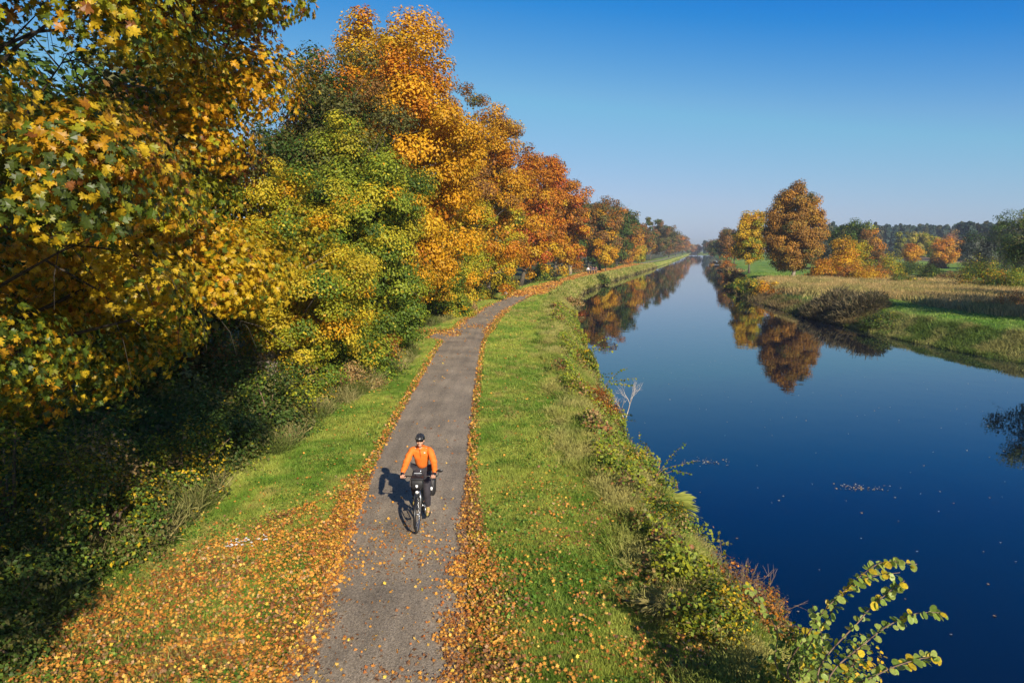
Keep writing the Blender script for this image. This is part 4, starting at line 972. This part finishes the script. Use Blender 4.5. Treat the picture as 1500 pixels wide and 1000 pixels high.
# far forest of conifers
def forest():
    rng = RS(77); V, Fc, C = [], [], []; n0 = 0
    P, N, Tt, Sz, Cc = [], [], [], [], []
    spots = []
    for i in range(420):
        px = 1195 + 640 * rng.rand(); Y = 330 + 190 * rng.rand()
        if px < 1400: Y = 400 + 150 * rng.rand()
        elif rng.rand() < .5: Y = 290 + 60 * rng.rand()
        spots.append((px, Y))
    for px, Y in spots:
        x = at(px, Y)[0]; zt = 5.5 + Y * .0325 + rng.randn() * .7
        if px > 1400: zt += 1.0
        H = zt - .3; m = 170; h = rng.rand(m) ** .8
        R = (2.6 + rng.rand()) * (1 - h ** 1.6) ** .8 + .4; th = rng.rand(m) * 6.28
        P.append(np.stack([x + np.cos(th) * R, Y + np.sin(th) * R, .3 + H * (.05 + .95 * h)], 1))
        N.append(np.stack([np.cos(th), np.sin(th), .6 + 0 * th], 1) + rng.randn(m, 3) * .4); Tt.append(np.stack([np.cos(th), np.sin(th), -.7 + 0 * th], 1))
        Sz.append(1.5 + .9 * rng.rand(m)); b = .7 + .6 * rng.rand()
        base = cA([.04, .075, .055]) if rng.rand() < .8 else cA([.08, .085, .03])  # main conifer green made bluer and paler to paint in distant haze
        Cc.append(base * b * (.8 + .4 * rng.rand(m, 1)))
    o = leaves('forest', np.concatenate(P), np.concatenate(N), np.concatenate(Tt), np.concatenate(Sz), np.concatenate(Cc), RH * (1, 1.5, 1), M_LEAF)
    tag(o, 'dark pine forest with haze blue painted into its green, along the horizon on the right', 'forest', kind='stuff')
forest()

# pale scraps in the left grass
rng = RS(12); mb = MB()
for k in range(26):
    px = 330 + 60 * rng.rand(); Yk = 12.55 + .12 * rng.randn(); x = at(px, Yk)[0]
    mb.box((x, Yk + (px - 360) * .004, float(ground_z(x, Yk)) + .09), (.03 + .03 * rng.rand(), .02 + .02 * rng.rand(), .006), Matrix.Rotation(rng.rand() * 3, 3, 'Z') @ Matrix.Rotation(.3, 3, 'X'))
o = mb.build('scraps', plain('pale_scrap', (.7, .72, .7), .5), smooth=False); tag(o, 'streak of small white scraps lying in the left verge', 'litter', kind='stuff')
#SECTION4
# ------------------------------------------------------------------ people
def skin_geo(verts, edges, sub=2):
    """limbs grown over a joint skeleton -> (vertices, faces) of one closed surface"""
    me = bpy.data.meshes.new('tmp'); me.from_pydata([v[0] for v in verts], edges, []); me.update()
    o = bpy.data.objects.new('tmp', me); col.objects.link(o)
    m = o.modifiers.new('s', 'SKIN'); m.use_smooth_shade = True; m.branch_smoothing = .6
    sl = me.skin_vertices[0] if me.skin_vertices else None
    if sl is None:
        at_ = me.attributes
    for i, v in enumerate(verts):
        r = v[1] if hasattr(v[1], '__len__') else (v[1], v[1])
        me.skin_vertices[0].data[i].radius = r; me.skin_vertices[0].data[i].use_root = (i == 0)
    s = o.modifiers.new('d', 'SUBSURF'); s.levels = sub; s.render_levels = sub
    dg = bpy.context.evaluated_depsgraph_get(); dg.update()
    ev = o.evaluated_get(dg); m2 = ev.to_mesh()
    V = [v.co.copy() for v in m2.vertices]; F = [tuple(p.vertices) for p in m2.polygons]
    ev.to_mesh_clear(); bpy.data.objects.remove(o); bpy.data.meshes.remove(me)
    return V, F

def ensure_skin():
    # a skin modifier needs the skin layer; adding the modifier through an operator-free route
    me = bpy.data.meshes.new('t'); me.from_pydata([(0, 0, 0), (0, 0, 1)], [(0, 1)], []); o = bpy.data.objects.new('t', me); col.objects.link(o)
    o.modifiers.new('s', 'SKIN'); ok = len(me.skin_vertices) > 0
    bpy.data.objects.remove(o); bpy.data.meshes.remove(me); return ok

def loft_limb(mb, pts, rads, n=12):
    """smooth tapered limb: interpolated centre line and radii, rounded ends"""
    q = [Vector(p) for p in pts]; smp, rr = [], []
    for i in range(len(q) - 1):
        p0 = q[max(i - 1, 0)]; p1 = q[i]; p2 = q[i + 1]; p3 = q[min(i + 2, len(q) - 1)]
        for k in range(5):
            t = k / 5; smp.append(.5 * ((2 * p1) + (p2 - p0) * t + (2 * p0 - 5 * p1 + 4 * p2 - p3) * t * t + (3 * p1 - p0 - 3 * p2 + p3) * t ** 3))
            rr.append(rads[i] * (1 - t) + rads[i + 1] * t)
    smp.append(q[-1]); rr.append(rads[-1]); mb.tube(smp, rr, n)

def add_geo(mb, V, F):
    b = len(mb.v); mb.v += list(V); mb.f += [tuple(i + b for i in f) for f in F]

MSKIN = plain('skin', (.62, .33, .22), .5, var=.05)
MORANGE = plain('orange_fabric', (.78, .17, .015), .75, var=.10, scale=18)
MDARK = plain('dark_trouser_fabric', (.030, .026, .034), .85, var=.2, scale=25)
MBLACK = plain('black_plastic', (.012, .012, .014), .35, var=.2)
MRUB = plain('tyre_rubber', (.018, .018, .018), .75, var=.25)
MMET = plain('grey_metal', (.45, .46, .48), .28, metal=.9, var=.05)
MFRAME = plain('frame_paint', (.035, .04, .045), .25, var=.05)
MWHITE = plain('white_print', (.85, .86, .88), .45, var=.02)
MTAN = plain('tan_suede', (.34, .25, .07), .8, var=.15)
MBAG = plain('black_bag_fabric', (.016, .016, .018), .55, var=.25, scale=12)
MLENS = plain('dark_lens', (.004, .004, .006), .06)
MGREYBAG = plain('grey_bag_fabric', (.10, .09, .10), .6, var=.15)
MREFL = plain('amber_reflector', (.7, .25, .02), .3)

BX, BY = -1.84, 12.69
RZ = -math.pi / 2
def gz(x, y): return .040
BASE = (BX, BY + 1.09, gz(0, 0))

def cyclist():
    root = empty('person', BASE, RZ)
    tag(root, 'cyclist in an orange jacket, dark trousers, black helmet and sunglasses riding towards the viewer', 'person')
    hip = Vector((.20, 0, 1.02))
    lk = {1: ((.52, .12, .64), (.44, .13, .24)), -1: ((.60, -.12, .83), (.47, -.13, .49))}
    def body(kind):
        k = dict(skin=-.014, jacket=.026, trouser=.020)[kind]
        v = []; e = []
        def add(p, r, par=None):
            v.append((p, r)); 
            if par is not None: e.append((par, len(v) - 1))
            return len(v) - 1
        if kind in ('skin', 'jacket'):
            a = add((.19, 0, 1.03) if kind == 'jacket' else (.20, 0, 1.00), (.165, .205) if kind == 'jacket' else (.12, .15))
            b = add((.26, 0, 1.20), (.125 + k, .162 + k), a); c = add((.35, 0, 1.37), (.125 + k, .175 + k), b); d = add((.41, 0, 1.475), (.085 + k, .12 + k * .5), c)
            n1 = add((.44, 0, 1.54), (.055 + k, .058 + k), d)
            if kind == 'skin': add((.47, 0, 1.60), .055, n1)
            for s in (1, -1):
                sh = add((.41, s * .175, 1.455), .066 + k, d if False else c)
                el1 = add((.475, s * .232, 1.345), .052 + k, sh); el = add((.56, s * .278, 1.22), .044 + k, el1)
                w0 = add((.68, s * .30, 1.155), .037 + k, el); w = add((.80, s * .315, 1.098), .028 + k * .8, w0)
                if kind == 'skin':
                    pm = add((.865, s * .31, 1.078), (.036, .022), w); add((.90, s * .31, 1.062), (.036, .02), pm)
        if kind in ('skin', 'trouser'):
            a2 = 0 if kind == 'skin' else add((.20, 0, 1.04), (.125 + k, .165 + k))
            for s in (1, -1):
                kn, an = lk[s]; kn = Vector(kn); an = Vector(an); h = Vector((.21, s * .085, .97))
                i0 = add(tuple(h), .095 + k, a2); i1 = add(tuple(h.lerp(kn, .5)), .080 + k, i0); i2 = add(tuple(kn), .058 + k, i1)
                i3 = add(tuple(kn.lerp(an, .4)), .056 + k, i2); i4 = add(tuple(kn.lerp(an, .93)), .036 + k * 1.2, i3)
                if kind == 'skin':
                    i5 = add(tuple(an + Vector((0, 0, -.04))), .035, i4); add(tuple(an + Vector((.13, 0, -.075))), (.03, .04), i5)
        mb = MB(); add_geo(mb, *skin_geo(v, e)); return mb
    mb = body('skin')
    hc = Vector((.50, 0, 1.665))
    def hf(p):
        f = 1.0
        if p.x > 0: f *= 1 - .10 * max(0, -p.z) * abs(p.y) * 2
        if p.z < -.3: f *= 1 - .16 * (-p.z - .3)
        return f
    mb.ball(hc, (.094, .076, .118), 20, 14, hf)
    mb.ball(hc + Vector((.062, 0, -.072)), (.035, .036, .032), 10, 8)                    # chin
    mb.tube([hc + Vector((.083, 0, .018)), hc + Vector((.104, 0, -.012)), hc + Vector((.110, 0, -.028)), hc + Vector((.088, 0, -.036))], [.008, .011, .015, .010], 8)   # nose
    for s in (1, -1):
        mb.ball(hc + Vector((-.005, s * .077, -.005)), (.020, .009, .032), 10, 8)           # ears
        mb.ball(hc + Vector((.055, s * .036, -.028)), (.026, .022, .024), 8, 6)            # cheeks
        for i in range(4):                                                                # fingers curled round the grip
            y = s * (.335 - i * .021); l = (.92, 1.0, 1.0, .85)[i]
            loft_limb(mb, [(.885, y, 1.075), (.915, y, 1.072 + .004 * i), (.925, y, 1.045), (.905, y, 1.028), (.885, y, 1.034)], [.0105 * l, .010 * l, .0095 * l, .009 * l, .0075 * l], 7)
        loft_limb(mb, [(.85, s * .285, 1.078), (.862, s * .262, 1.062), (.885, s * .25, 1.045), (.90, s * .258, 1.032)], [.014, .013, .011, .008], 7)
    mb.build('body', MSKIN, root)
    mb = MB(); mb.tube([hc + Vector((.088, -.024, -.058)), hc + Vector((.097, 0, -.056)), hc + Vector((.088, .024, -.058))], [.003, .0055, .003], 6); mb.build('mouth', plain('lips', (.42, .13, .10), .5), root)
    mb = MB(); mb.ball(hc + Vector((-.03, 0, .0)), (.080, .079, .085), 14, 8, z0=-.75, z1=.6); mb.build('hair', plain('grey_hair', (.12, .09, .07), .8), root)
    j = body('jacket')
    rj = RS(4)
    for i, p in enumerate(j.v):                     # cloth folds
        f = .0055 * (math.sin(p.z * 46 + p.y * 18) + math.sin(p.x * 60 - p.z * 25)); d = Vector((p.x - .32, p.y, 0)); d = d.normalized() if d.length > .01 else Vector((1, 0, 0))
        j.v[i] = p + d * f
    jo = j.build('jacket', MORANGE, root)
    mb = MB(); mb.torus((.452, 0, 1.552), .070, .014, n=22, m=8)
    R_ = Matrix.Rotation(math.radians(90), 3, 'X'); cpt = Vector((.452, 0, 1.552))
    mb.v = [cpt + Matrix.Rotation(math.radians(-14), 3, 'Y') @ (R_ @ (p - cpt)) for p in mb.v]; mb.build('collar', MORANGE, jo)
    mb = MB(); mb.tube([(.526, 0, 1.50), (.512, 0, 1.40), (.455, 0, 1.28), (.400, 0, 1.14)], .0045, 6); mb.build('zip', plain('dark_orange_zip', (.35, .07, .01), .5), jo)
    mb = MB(); mb.rbox((.500, .085, 1.415), (.006, .032, .016), .002); mb.build('chest_logo', MWHITE, jo)
    for s in (1, -1):
        mb = MB(); mb.tube([(.775, s * .315, 1.109), (.815, s * .315, 1.092)], [.040, .038], 14); mb.build('cuff', MORANGE, jo)
    t = body('trouser')
    for i, p in enumerate(t.v): t.v[i] = p + Vector((math.sin(p.z * 38 + p.x * 22), math.sin(p.z * 45), 0)) * .004
    t.build('trousers', MDARK, root)
    for s in (1, -1):
        kn, an = lk[s]; a = Vector(an)
        mb = MB()
        V, F = skin_geo([(tuple(a + Vector((-.055, 0, -.07))), (.040, .034)), (tuple(a + Vector((.03, 0, -.06))), (.044, .042)), (tuple(a + Vector((.12, 0, -.082))), (.032, .046)), (tuple(a + Vector((.185, 0, -.09))), (.022, .036)), (tuple(a + Vector((-.01, 0, .02))), (.046, .045))], [(0, 1), (1, 2), (2, 3), (1, 4)])
        add_geo(mb, V, F); sh = mb.build('shoe', MTAN, root)
        mb = MB(); mb.rbox(a + Vector((.055, 0, -.115)), (.28, .085, .02), .009); mb.build('sole', MBLACK, sh)
        # glove: back of the hand and wrist strap
        mb = MB(); V, F = skin_geo([((.80, s * .315, 1.098), (.036, .032)), ((.855, s * .312, 1.082), (.045, .030)), ((.897, s * .31, 1.068), (.044, .026))], [(0, 1), (1, 2)])
        add_geo(mb, V, F); mb.tube([(.79, s * .315, 1.103), (.82, s * .315, 1.09)], .037, 12); mb.build('glove', MBLACK, root)
    # helmet
    def hel(p): return 1 + (.03 * math.cos(6 * math.atan2(p.y, p.x)) if p.z > .25 else 0)
    mb = MB(); mb.ball(hc + Vector((-.012, 0, .038)), (.128, .098, .100), 26, 12, hel, z0=-.10, z1=1); he = mb.build('helmet', MBLACK, root)
    mb = MB()
    for y in (-.06, -.03, 0, .03, .06):
        w = math.sqrt(max(0, 1 - (y / .098) ** 2)); pts = []
        for k in range(9):
            t_ = math.radians(-8 + 150 * k / 8 + 8); pts.append(hc + Vector((-.012 + .132 * w * math.cos(t_), y, .040 + .106 * w * math.sin(t_))))
        mb.tube(pts, .0075, 6)
    mb.build('helmet_rib', plain('helmet_sheen', (.05, .05, .055), .25), he)
    mb = MB(); mb.rbox(hc + Vector((.118, 0, .062)), (.006, .020, .014), .003); mb.build('helmet_badge', MWHITE, he)
    for s in (1, -1):
        mb = MB(); mb.tube([hc + Vector((.0, s * .082, .04)), hc + Vector((.012, s * .078, -.05)), hc + Vector((.035, s * .04, -.105)), hc + Vector((.04, 0, -.112))], .004, 5); mb.build('chin_strap', MBLACK, he)
    mb = MB()
    pts = [hc + Vector((.101 - .30 * (y / .075) ** 2 * .12, y, .018)) for y in np.linspace(-.070, .070, 9)]
    for a_, b_ in zip(pts[:-1], pts[1:]):
        d = (b_ - a_); ang = math.atan2(d.y, d.x)
        mb.box((a_ + b_) / 2, (d.length * 1.04, .006, .036), Matrix.Rotation(ang, 3, 'Z'))
    g = mb.build('sunglasses', MLENS, root, smooth=False)
    for s in (1, -1):
        mb = MB(); mb.tube([hc + Vector((.065, s * .072, .022)), hc + Vector((0, s * .081, .02))], .0035, 5); mb.build('temple', MBLACK, g)
cyclist()

def bicycle():
    root = empty('bicycle', BASE, RZ)
    tag(root, 'dark touring bicycle with mudguards, lamp and rack carrying the cyclist in orange', 'bicycle')
    for (x, nm) in ((0, 0), (1.09, 1)):
        c = Vector((x, 0, .36))
        mb = MB(); mb.torus(c, .335, .0225, n=64, m=10); ty = mb.build('tyre', MRUB, None)
        w = empty('wheel', (0, 0, 0)); w.parent = root; ty.parent = w
        mb = MB(); mb.torus(c, .312, .010, n=64, m=8, sy=1.2); mb.build('rim', MMET, w)
        mb = MB()
        for k in range(28):
            a = 2 * math.pi * k / 28; s = 1 if k % 2 else -1
            mb.tube([c + Vector((.02 * math.cos(a + .9), s * .03, .02 * math.sin(a + .9))), c + Vector((.308 * math.cos(a), 0, .308 * math.sin(a)))], .0013, 4, cap=False)
        mb.build('spokes', MMET, w)
        mb = MB(); mb.tube([c + Vector((0, -.05, 0)), c + Vector((0, .05, 0))], .022, 12); mb.tube([c + Vector((0, -.035, 0)), c + Vector((0, -.030, 0))], .05, 16); mb.build('hub', MMET, w)
        mb = MB(); a0, a1 = (-.10, 2.75) if nm == 0 else (.55, 3.35)
        if nm == 0: a0, a1 = .2, 3.4
        else: a0, a1 = -.35, 2.1
        mb.torus(c, .378, .024, n=36, m=8, a0=a0, a1=a1, sy=1.15)
        mg = mb.build('mudguard', MBLACK, root)
        mb = MB()
        for s in (1, -1):
            aa = a0 + .12 if nm else a1 - .15
            mb.tube([c + Vector((0, s * .055, 0)), c + Vector((.385 * math.cos(aa), s * .028, .385 * math.sin(aa)))], .003, 5)
        mb.build('stay', MMET, mg)
    hx0, hx1 = Vector((.955, 0, .80)), Vector((.91, 0, .955)); bb = Vector((.46, 0, .30)); st = Vector((.27, 0, .83)); ra = Vector((0, 0, .36))
    mb = MB(); mb.tube([bb, st], .017, 12); mb.tube([hx0 + Vector((-.01, 0, .03)), bb], .021, 12); mb.tube([hx1 + Vector((0, 0, -.03)), st + Vector((0, 0, -.05))], .017, 12); mb.tube([hx0 + Vector((.008, 0, -.02)), hx1], .022, 12)
    for s in (1, -1):
        mb.tube([bb + Vector((0, s * .03, 0)), Vector((.2, s * .06, .33)), ra + Vector((0, s * .065, 0))], [.012, .011, .009], 8); mb.tube([st + Vector((0, s * .015, -.05)), ra + Vector((0, s * .065, 0))], .009, 8)
    mb.build('frame', MFRAME, root)
    mb = MB()
    for s in (1, -1):
        mb.tube([Vector((.962, s * .035, .765)), Vector((.985, s * .055, .66)), Vector((1.09, s * .058, .36))], [.017, .016, .010], 10)
    mb.tube([Vector((.962, -.045, .768)), Vector((.962, .045, .768))], .019, 10); mb.build('fork', MMET, root)
    mb = MB(); mb.tube([hx1, hx1 + Vector((-.015, 0, .07)), (.90, 0, 1.045)], .016, 10)
    mb.tube([(.86, -.36, 1.055), (.88, -.2, 1.06), (.90, -.05, 1.05), (.90, .05, 1.05), (.88, .2, 1.06), (.86, .36, 1.055)], .012, 10); hb = mb.build('handlebar', MBLACK, root)
    for s in (1, -1):
        mb = MB(); mb.tube([(.885, s * .245, 1.059), (.862, s * .37, 1.055)], .017, 12); mb.build('grip', MRUB, hb)
        mb = MB(); mb.tube([(.90, s * .22, 1.052), (.94, s * .25, 1.03), (.935, s * .33, 1.02)], .006, 6); mb.build('brake_lever', MBLACK, hb)
    mb = MB(); mb.tube([(.86, .375, 1.055), (.875, .40, 1.10), (.88, .41, 1.15)], .005, 6); mb.ball((.885, .43, 1.17), (.012, .058, .032), 16, 8); mb.build('mirror', MBLACK, hb)
    mb = MB(); mb.rbox((.875, .0, 1.115), (.085, .15, .016), .007, Matrix.Rotation(math.radians(-18), 3, 'Y')); ph = mb.build('phone_mount', plain('phone_case', (.45, .47, .5), .2), hb)
    mb = MB(); mb.tube([(.885, .02, 1.06), (.875, .06, 1.20)], .006, 6); mb.build('bracket', MMET, hb)
    mb = MB(); mb.tube([st, st + Vector((-.035, 0, .12))], .013, 10); mb.build('seat_post', MMET, root)
    mb = MB(); V, F = skin_geo([((.10, 0, .965), (.035, .075)), ((.20, 0, .968), (.030, .07)), ((.30, 0, .965), (.024, .028)), ((.38, 0, .955), (.018, .02))], [(0, 1), (1, 2), (2, 3)]); add_geo(mb, V, F); mb.build('saddle', MBLACK, root)
    mb = MB(); mb.torus(bb + Vector((0, -.06, 0)), .085, .006, n=36, m=6); mb.torus(bb + Vector((0, -.06, 0)), .05, .006, n=24, m=6); mb.tube([bb + Vector((0, -.07, 0)), bb + Vector((0, .07, 0))], .02, 10); mb.build('chainring', MMET, root)
    mb = MB(); mb.tube([bb + Vector((0, -.062, .088)), ra + Vector((0, -.05, .04))], .005, 5); mb.tube([bb + Vector((0, -.062, -.088)), ra + Vector((0, -.05, -.04))], .005, 5); mb.build('chain', MBLACK, root)
    for s in (1, -1):
        e = bb + Vector((.045 * s + .01, s * .085, -.155 * s)); 
        if s == -1: e = bb + Vector((.02, -.085, .165)) * 1
        mb = MB(); mb.tube([bb + Vector((0, s * .075, 0)), e], [.014, .010], 8); cr_ = mb.build('crank', MMET, root)
        mb = MB(); mb.rbox(e + Vector((0, s * .055, 0)), (.085, .09, .018), .006); mb.build('pedal', MBLACK, cr_)
    mb = MB()
    for s in (1, -1):
        mb.tube([(-.22, s * .06, .76), (.16, s * .06, .77), (.24, s * .03, .79)], .0055, 6); mb.tube([(-.12, s * .06, .765), (0, s * .07, .37)], .005, 6); mb.tube([(.05, s * .06, .768), (0, s * .07, .37)], .005, 6)
    for x in (-.2, -.08, .04, .14): mb.tube([(x, -.06, .765), (x, .06, .765)], .005, 6)
    mb.build('rack', MBLACK, root)
    mb = MB(); mb.tube([(1.02, 0, .80), (1.075, 0, .80)], [.026, .036], 16); hl = mb.build('headlight', MBLACK, root)
    mb = MB(); mb.tube([(1.0755, 0, .80), (1.079, 0, .80)], .032, 16); mb.build('lens', plain('lamp_lens', (.75, .76, .78), .12), hl)
    mb = MB(); mb.tube([(.94, 0, .82), (1.03, 0, .80)], .006, 6); mb.build('lamp_bracket', MMET, root)
bicycle()

def bags():
    # bar bag with a white emblem
    root = empty('handlebar_bag', BASE, RZ); tag(root, 'black handlebar bag with a small white emblem hanging in front of the rider', 'bag')
    mb = MB(); mb.rbox((1.005, 0, .945), (.15, .245, .20), .035, taper=.86); mb.build('bag_body', MBAG, root)
    mb = MB(); mb.rbox((1.005, 0, 1.056), (.165, .26, .035), .016); mb.build('lid', MBAG, root)
    mb = MB(); c = Vector((1.0855, 0, .925)); pts = [(-.022, .026), (.022, .026), (.022, -.006), (0, -.03), (-.022, -.006)]
    b = len(mb.v)
    for xx in (0, .004):
        for (y, z) in pts: mb.v.append(c + Vector((xx, y, z)))
    mb.f += [(0, 1, 2, 3, 4)[::-1], (5, 6, 7, 8, 9)] + [(k, (k + 1) % 5, 5 + (k + 1) % 5, 5 + k) for k in range(5)]
    mb.build('emblem', MWHITE, root, smooth=False)
    for s, lab in ((1, 'black pannier with a white round reflector on the rider\'s left side'), (-1, 'black pannier half hidden behind the rider\'s right leg')):
        root = empty('pannier', BASE, RZ); tag(root, lab, 'pannier', 'panniers hung on the rear rack')
        mb = MB(); mb.rbox((-.03, s * .165, .545), (.30, .15, .36), .035, taper=.88); mb.build('bag_body', MBAG, root)
        mb = MB(); mb.tube([(-.03 - .12, s * .165, .745), (-.03 + .12, s * .165, .745)], .045, 14); mb.build('roll_top', MGREYBAG, root)
        mb = MB(); mb.tube([(.118, s * .165, .74), (.121, s * .20, .58), (.118, s * .165, .40)], .007, 5); mb.build('strap', MGREYBAG, root)
        mb = MB(); mb.tube([(.117, s * .165, .53), (.124, s * .165, .53)], .030, 16); mb.v = [Vector((p.x, p.y, .53 + (p.z - .53) * 1.35)) for p in mb.v]; mb.build('reflector', MWHITE, root)
bags()

def walker(x, y, rz, label, jc, tc_, H=1.74, stride=.2, hair=(.05, .035, .025), seed=0):
    z = .05; k = H / 1.75
    root = empty('person', (x, y, z), rz); tag(root, label, 'person', 'walkers on the path in the distance'); root.scale = (k, k, k)
    sk = lambda v, e, m, n: (lambda mb: (add_geo(mb, *skin_geo(v, e, 1)), mb.build(n, m, root)))(MB())
    s = stride
    legs = lambda r: [((0, 0, .95), (.11 + r, .15 + r)), ((.0, .09, .88), .085 + r), ((s * .5 + .04, .09, .49), .055 + r), ((s, .09, .10), .042 + r), ((0, -.09, .88), .085 + r), ((-s * .2 + .03, -.09, .49), .055 + r), ((-s, -.09, .12), .042 + r)]
    le = [(0, 1), (1, 2), (2, 3), (0, 4), (4, 5), (5, 6)]
    v = legs(0) + [((s + .02, .09, .045), (.035, .04)), ((s + .14, .09, .03), (.028, .04)), ((-s, -.09, .06), (.035, .04)), ((-s + .11, -.09, .03), (.028, .04))]
    e = le + [(3, 7), (7, 8), (6, 9), (9, 10)]
    v += [((0, 0, 1.2), (.10, .14)), ((0, 0, 1.40), (.085, .15)), ((.01, 0, 1.50), .052), ((.02, 0, 1.57), .05), ((.03, 0, 1.63), (.085, .072)), ((.03, 0, 1.70), (.075, .066))]
    e += [(0, 11), (11, 12), (12, 13), (13, 14), (14, 15), (15, 16)]
    for q, sy in enumerate((1, -1)):
        b = len(v); v += [((0, sy * .19, 1.40), .055), ((-.03 * sy, sy * .235, 1.13), .042), ((.12 - .08 * sy, sy * .24, .90), .03), ((.14 - .08 * sy, sy * .235, .82), (.035, .02)), ((.15 - .08 * sy, sy * .23, .75), (.03, .016))]
        e += [(12, b), (b, b + 1), (b + 1, b + 2), (b + 2, b + 3), (b + 3, b + 4)]
    sk(v, e, MSKIN, 'body')
    jk = [((0, 0, .98), (.125, .165)), ((0, 0, 1.2), (.12, .16)), ((0, 0, 1.40), (.10, .17)), ((.01, 0, 1.49), .068)]; je = [(0, 1), (1, 2), (2, 3)]
    for sy in (1, -1):
        b = len(jk); jk += [((0, sy * .19, 1.40), .075), ((-.03 * sy, sy * .235, 1.13), .06), ((.12 - .08 * sy, sy * .24, .90), .045)]; je += [(2, b), (b, b + 1), (b + 1, b + 2)]
    sk(jk, je, plain('jacket_fabric', jc, .8), 'jacket'); sk(legs(.02), le, plain('trouser_fabric', tc_, .85), 'trousers')
    for (xx, yy) in ((s, .09), (-s, -.09)):
        mb = MB(); mb.ball((xx + .05, yy, .04), (.13, .048, .045), 10, 6); mb.build('shoe', MBLACK, root)
    mb = MB(); mb.ball((.0, 0, 1.69), (.105, .092, .11), 12, 8, z0=-.6, z1=1); mb.build('hair', plain('hair', hair, .8), root)
for (px, Y, a, lb, jc, tc_, H) in ((861.5, 150, 1.2, 'walker in a white jacket, leftmost of the group on the distant path', (.75, .76, .80), (.03, .03, .03), 1.72),
        (865.2, 151.5, 1.3, 'walker in black beside the white jacket on the distant path', (.02, .02, .022), (.10, .11, .11), 1.82),
        (869.0, 150, 1.4, 'walker in a dark blue jacket on the distant path', (.025, .03, .09), (.02, .02, .022), 1.74),
        (873.0, 151, 1.25, 'walker in a maroon jacket, rightmost of the group on the distant path', (.16, .04, .05), (.07, .05, .045), 1.74)):
    walker(at(px, Y)[0], Y, a + math.pi, lb, jc, tc_, H)

# ------------------------------------------------------------------ air, light, sky, camera
def haze():
    mb = MB(); mb.box((60, 800, 11.5), (5200, 3400, 32)); o = mb.build('haze', None if False else bpy.data.materials.new('haze'), smooth=False)
    m = o.data.materials[0]; m.use_nodes = True; nt = m.node_tree; nt.nodes.clear()
    out = nt.nodes.new('ShaderNodeOutputMaterial'); v = nt.nodes.new('ShaderNodeVolumePrincipled')
    v.inputs['Color'].default_value = (.80, .86, .95, 1); v.inputs['Density'].default_value = HAZE; v.inputs['Anisotropy'].default_value = .2
    nt.links.new(v.outputs[0], out.inputs['Volume']); tag(o, 'thin pale autumn haze softening the distance', 'haze', kind='stuff')
HAZE = .00034
if HAZE > 0: haze()

s = Vector((math.sin(SUN_AZ) * math.cos(SUN_EL), math.cos(SUN_AZ) * math.cos(SUN_EL), math.sin(SUN_EL)))
ld = bpy.data.lights.new('sun', 'SUN'); ld.energy = 5.0; ld.angle = math.radians(.53); ld.color = (1, .90, .73)
lo = bpy.data.objects.new('sun', ld); lo.rotation_euler = (-s).to_track_quat('-Z', 'Y').to_euler(); lo.location = s * 60; col.objects.link(lo)

w = bpy.data.worlds.new('World'); sc.world = w; w.use_nodes = True; nt = w.node_tree
bg = nt.nodes['Background']; sky = nt.nodes.new('ShaderNodeTexSky'); sky.sky_type = 'NISHITA'; sky.sun_disc = False
sky.sun_elevation = SUN_EL; sky.sun_rotation = SUN_AZ; sky.altitude = 50; sky.air_density = 1.0; sky.dust_density = .6; sky.ozone_density = 3.5
pre = nt.nodes.new('ShaderNodeVectorMath'); pre.operation = 'SCALE'; pre.inputs['Scale'].default_value = .085
cv = nt.nodes.new('ShaderNodeRGBCurve'); post = nt.nodes.new('ShaderNodeVectorMath'); post.operation = 'SCALE'; post.inputs['Scale'].default_value = 10
def curve(c, pts):
    while len(c.points) < len(pts): c.points.new(.5, .5)
    for p, q in zip(c.points, pts): p.location = q; p.handle_type = 'VECTOR'
curve(cv.mapping.curves[0], [(0, 0), (.105, .0), (.135, .025), (.2, .18), (.40, .42), (1, .8)])
curve(cv.mapping.curves[1], [(0, 0), (.2, .17), (.266, .30), (.366, .49), (.54, .565), (1, .9)])
curve(cv.mapping.curves[2], [(0, 0), (.39, .67), (.53, .74), (1, 1)])
cv.mapping.update()
nt.links.new(sky.outputs[0], pre.inputs[0]); nt.links.new(pre.outputs[0], cv.inputs['Color']); nt.links.new(cv.outputs[0], post.inputs[0])
nt.links.new(post.outputs[0], bg.inputs['Color']); bg.inputs['Strength'].default_value = .070

cam = bpy.data.cameras.new('camera'); cam.sensor_width = 36; cam.lens = 24.0; cam.clip_start = .05; cam.clip_end = 6000
co = bpy.data.objects.new('camera', cam); co.location = (0, 0, CH); co.rotation_euler = (math.pi / 2 - PITCH, 0, 0); col.objects.link(co); sc.camera = co
sc.view_settings.view_transform = 'Standard'; sc.view_settings.look = 'None'; sc.view_settings.gamma = 1; sc.view_settings.exposure = .52
try:
    sc.cycles.use_denoising = True; sc.cycles.denoiser = 'OPENIMAGEDENOISE'
except Exception: pass
sc.cycles.max_bounces = 8; sc.cycles.diffuse_bounces = 3; sc.cycles.transmission_bounces = 4; sc.cycles.volume_bounces = 0
sc.cycles.use_adaptive_sampling = True; sc.cycles.adaptive_threshold = .015
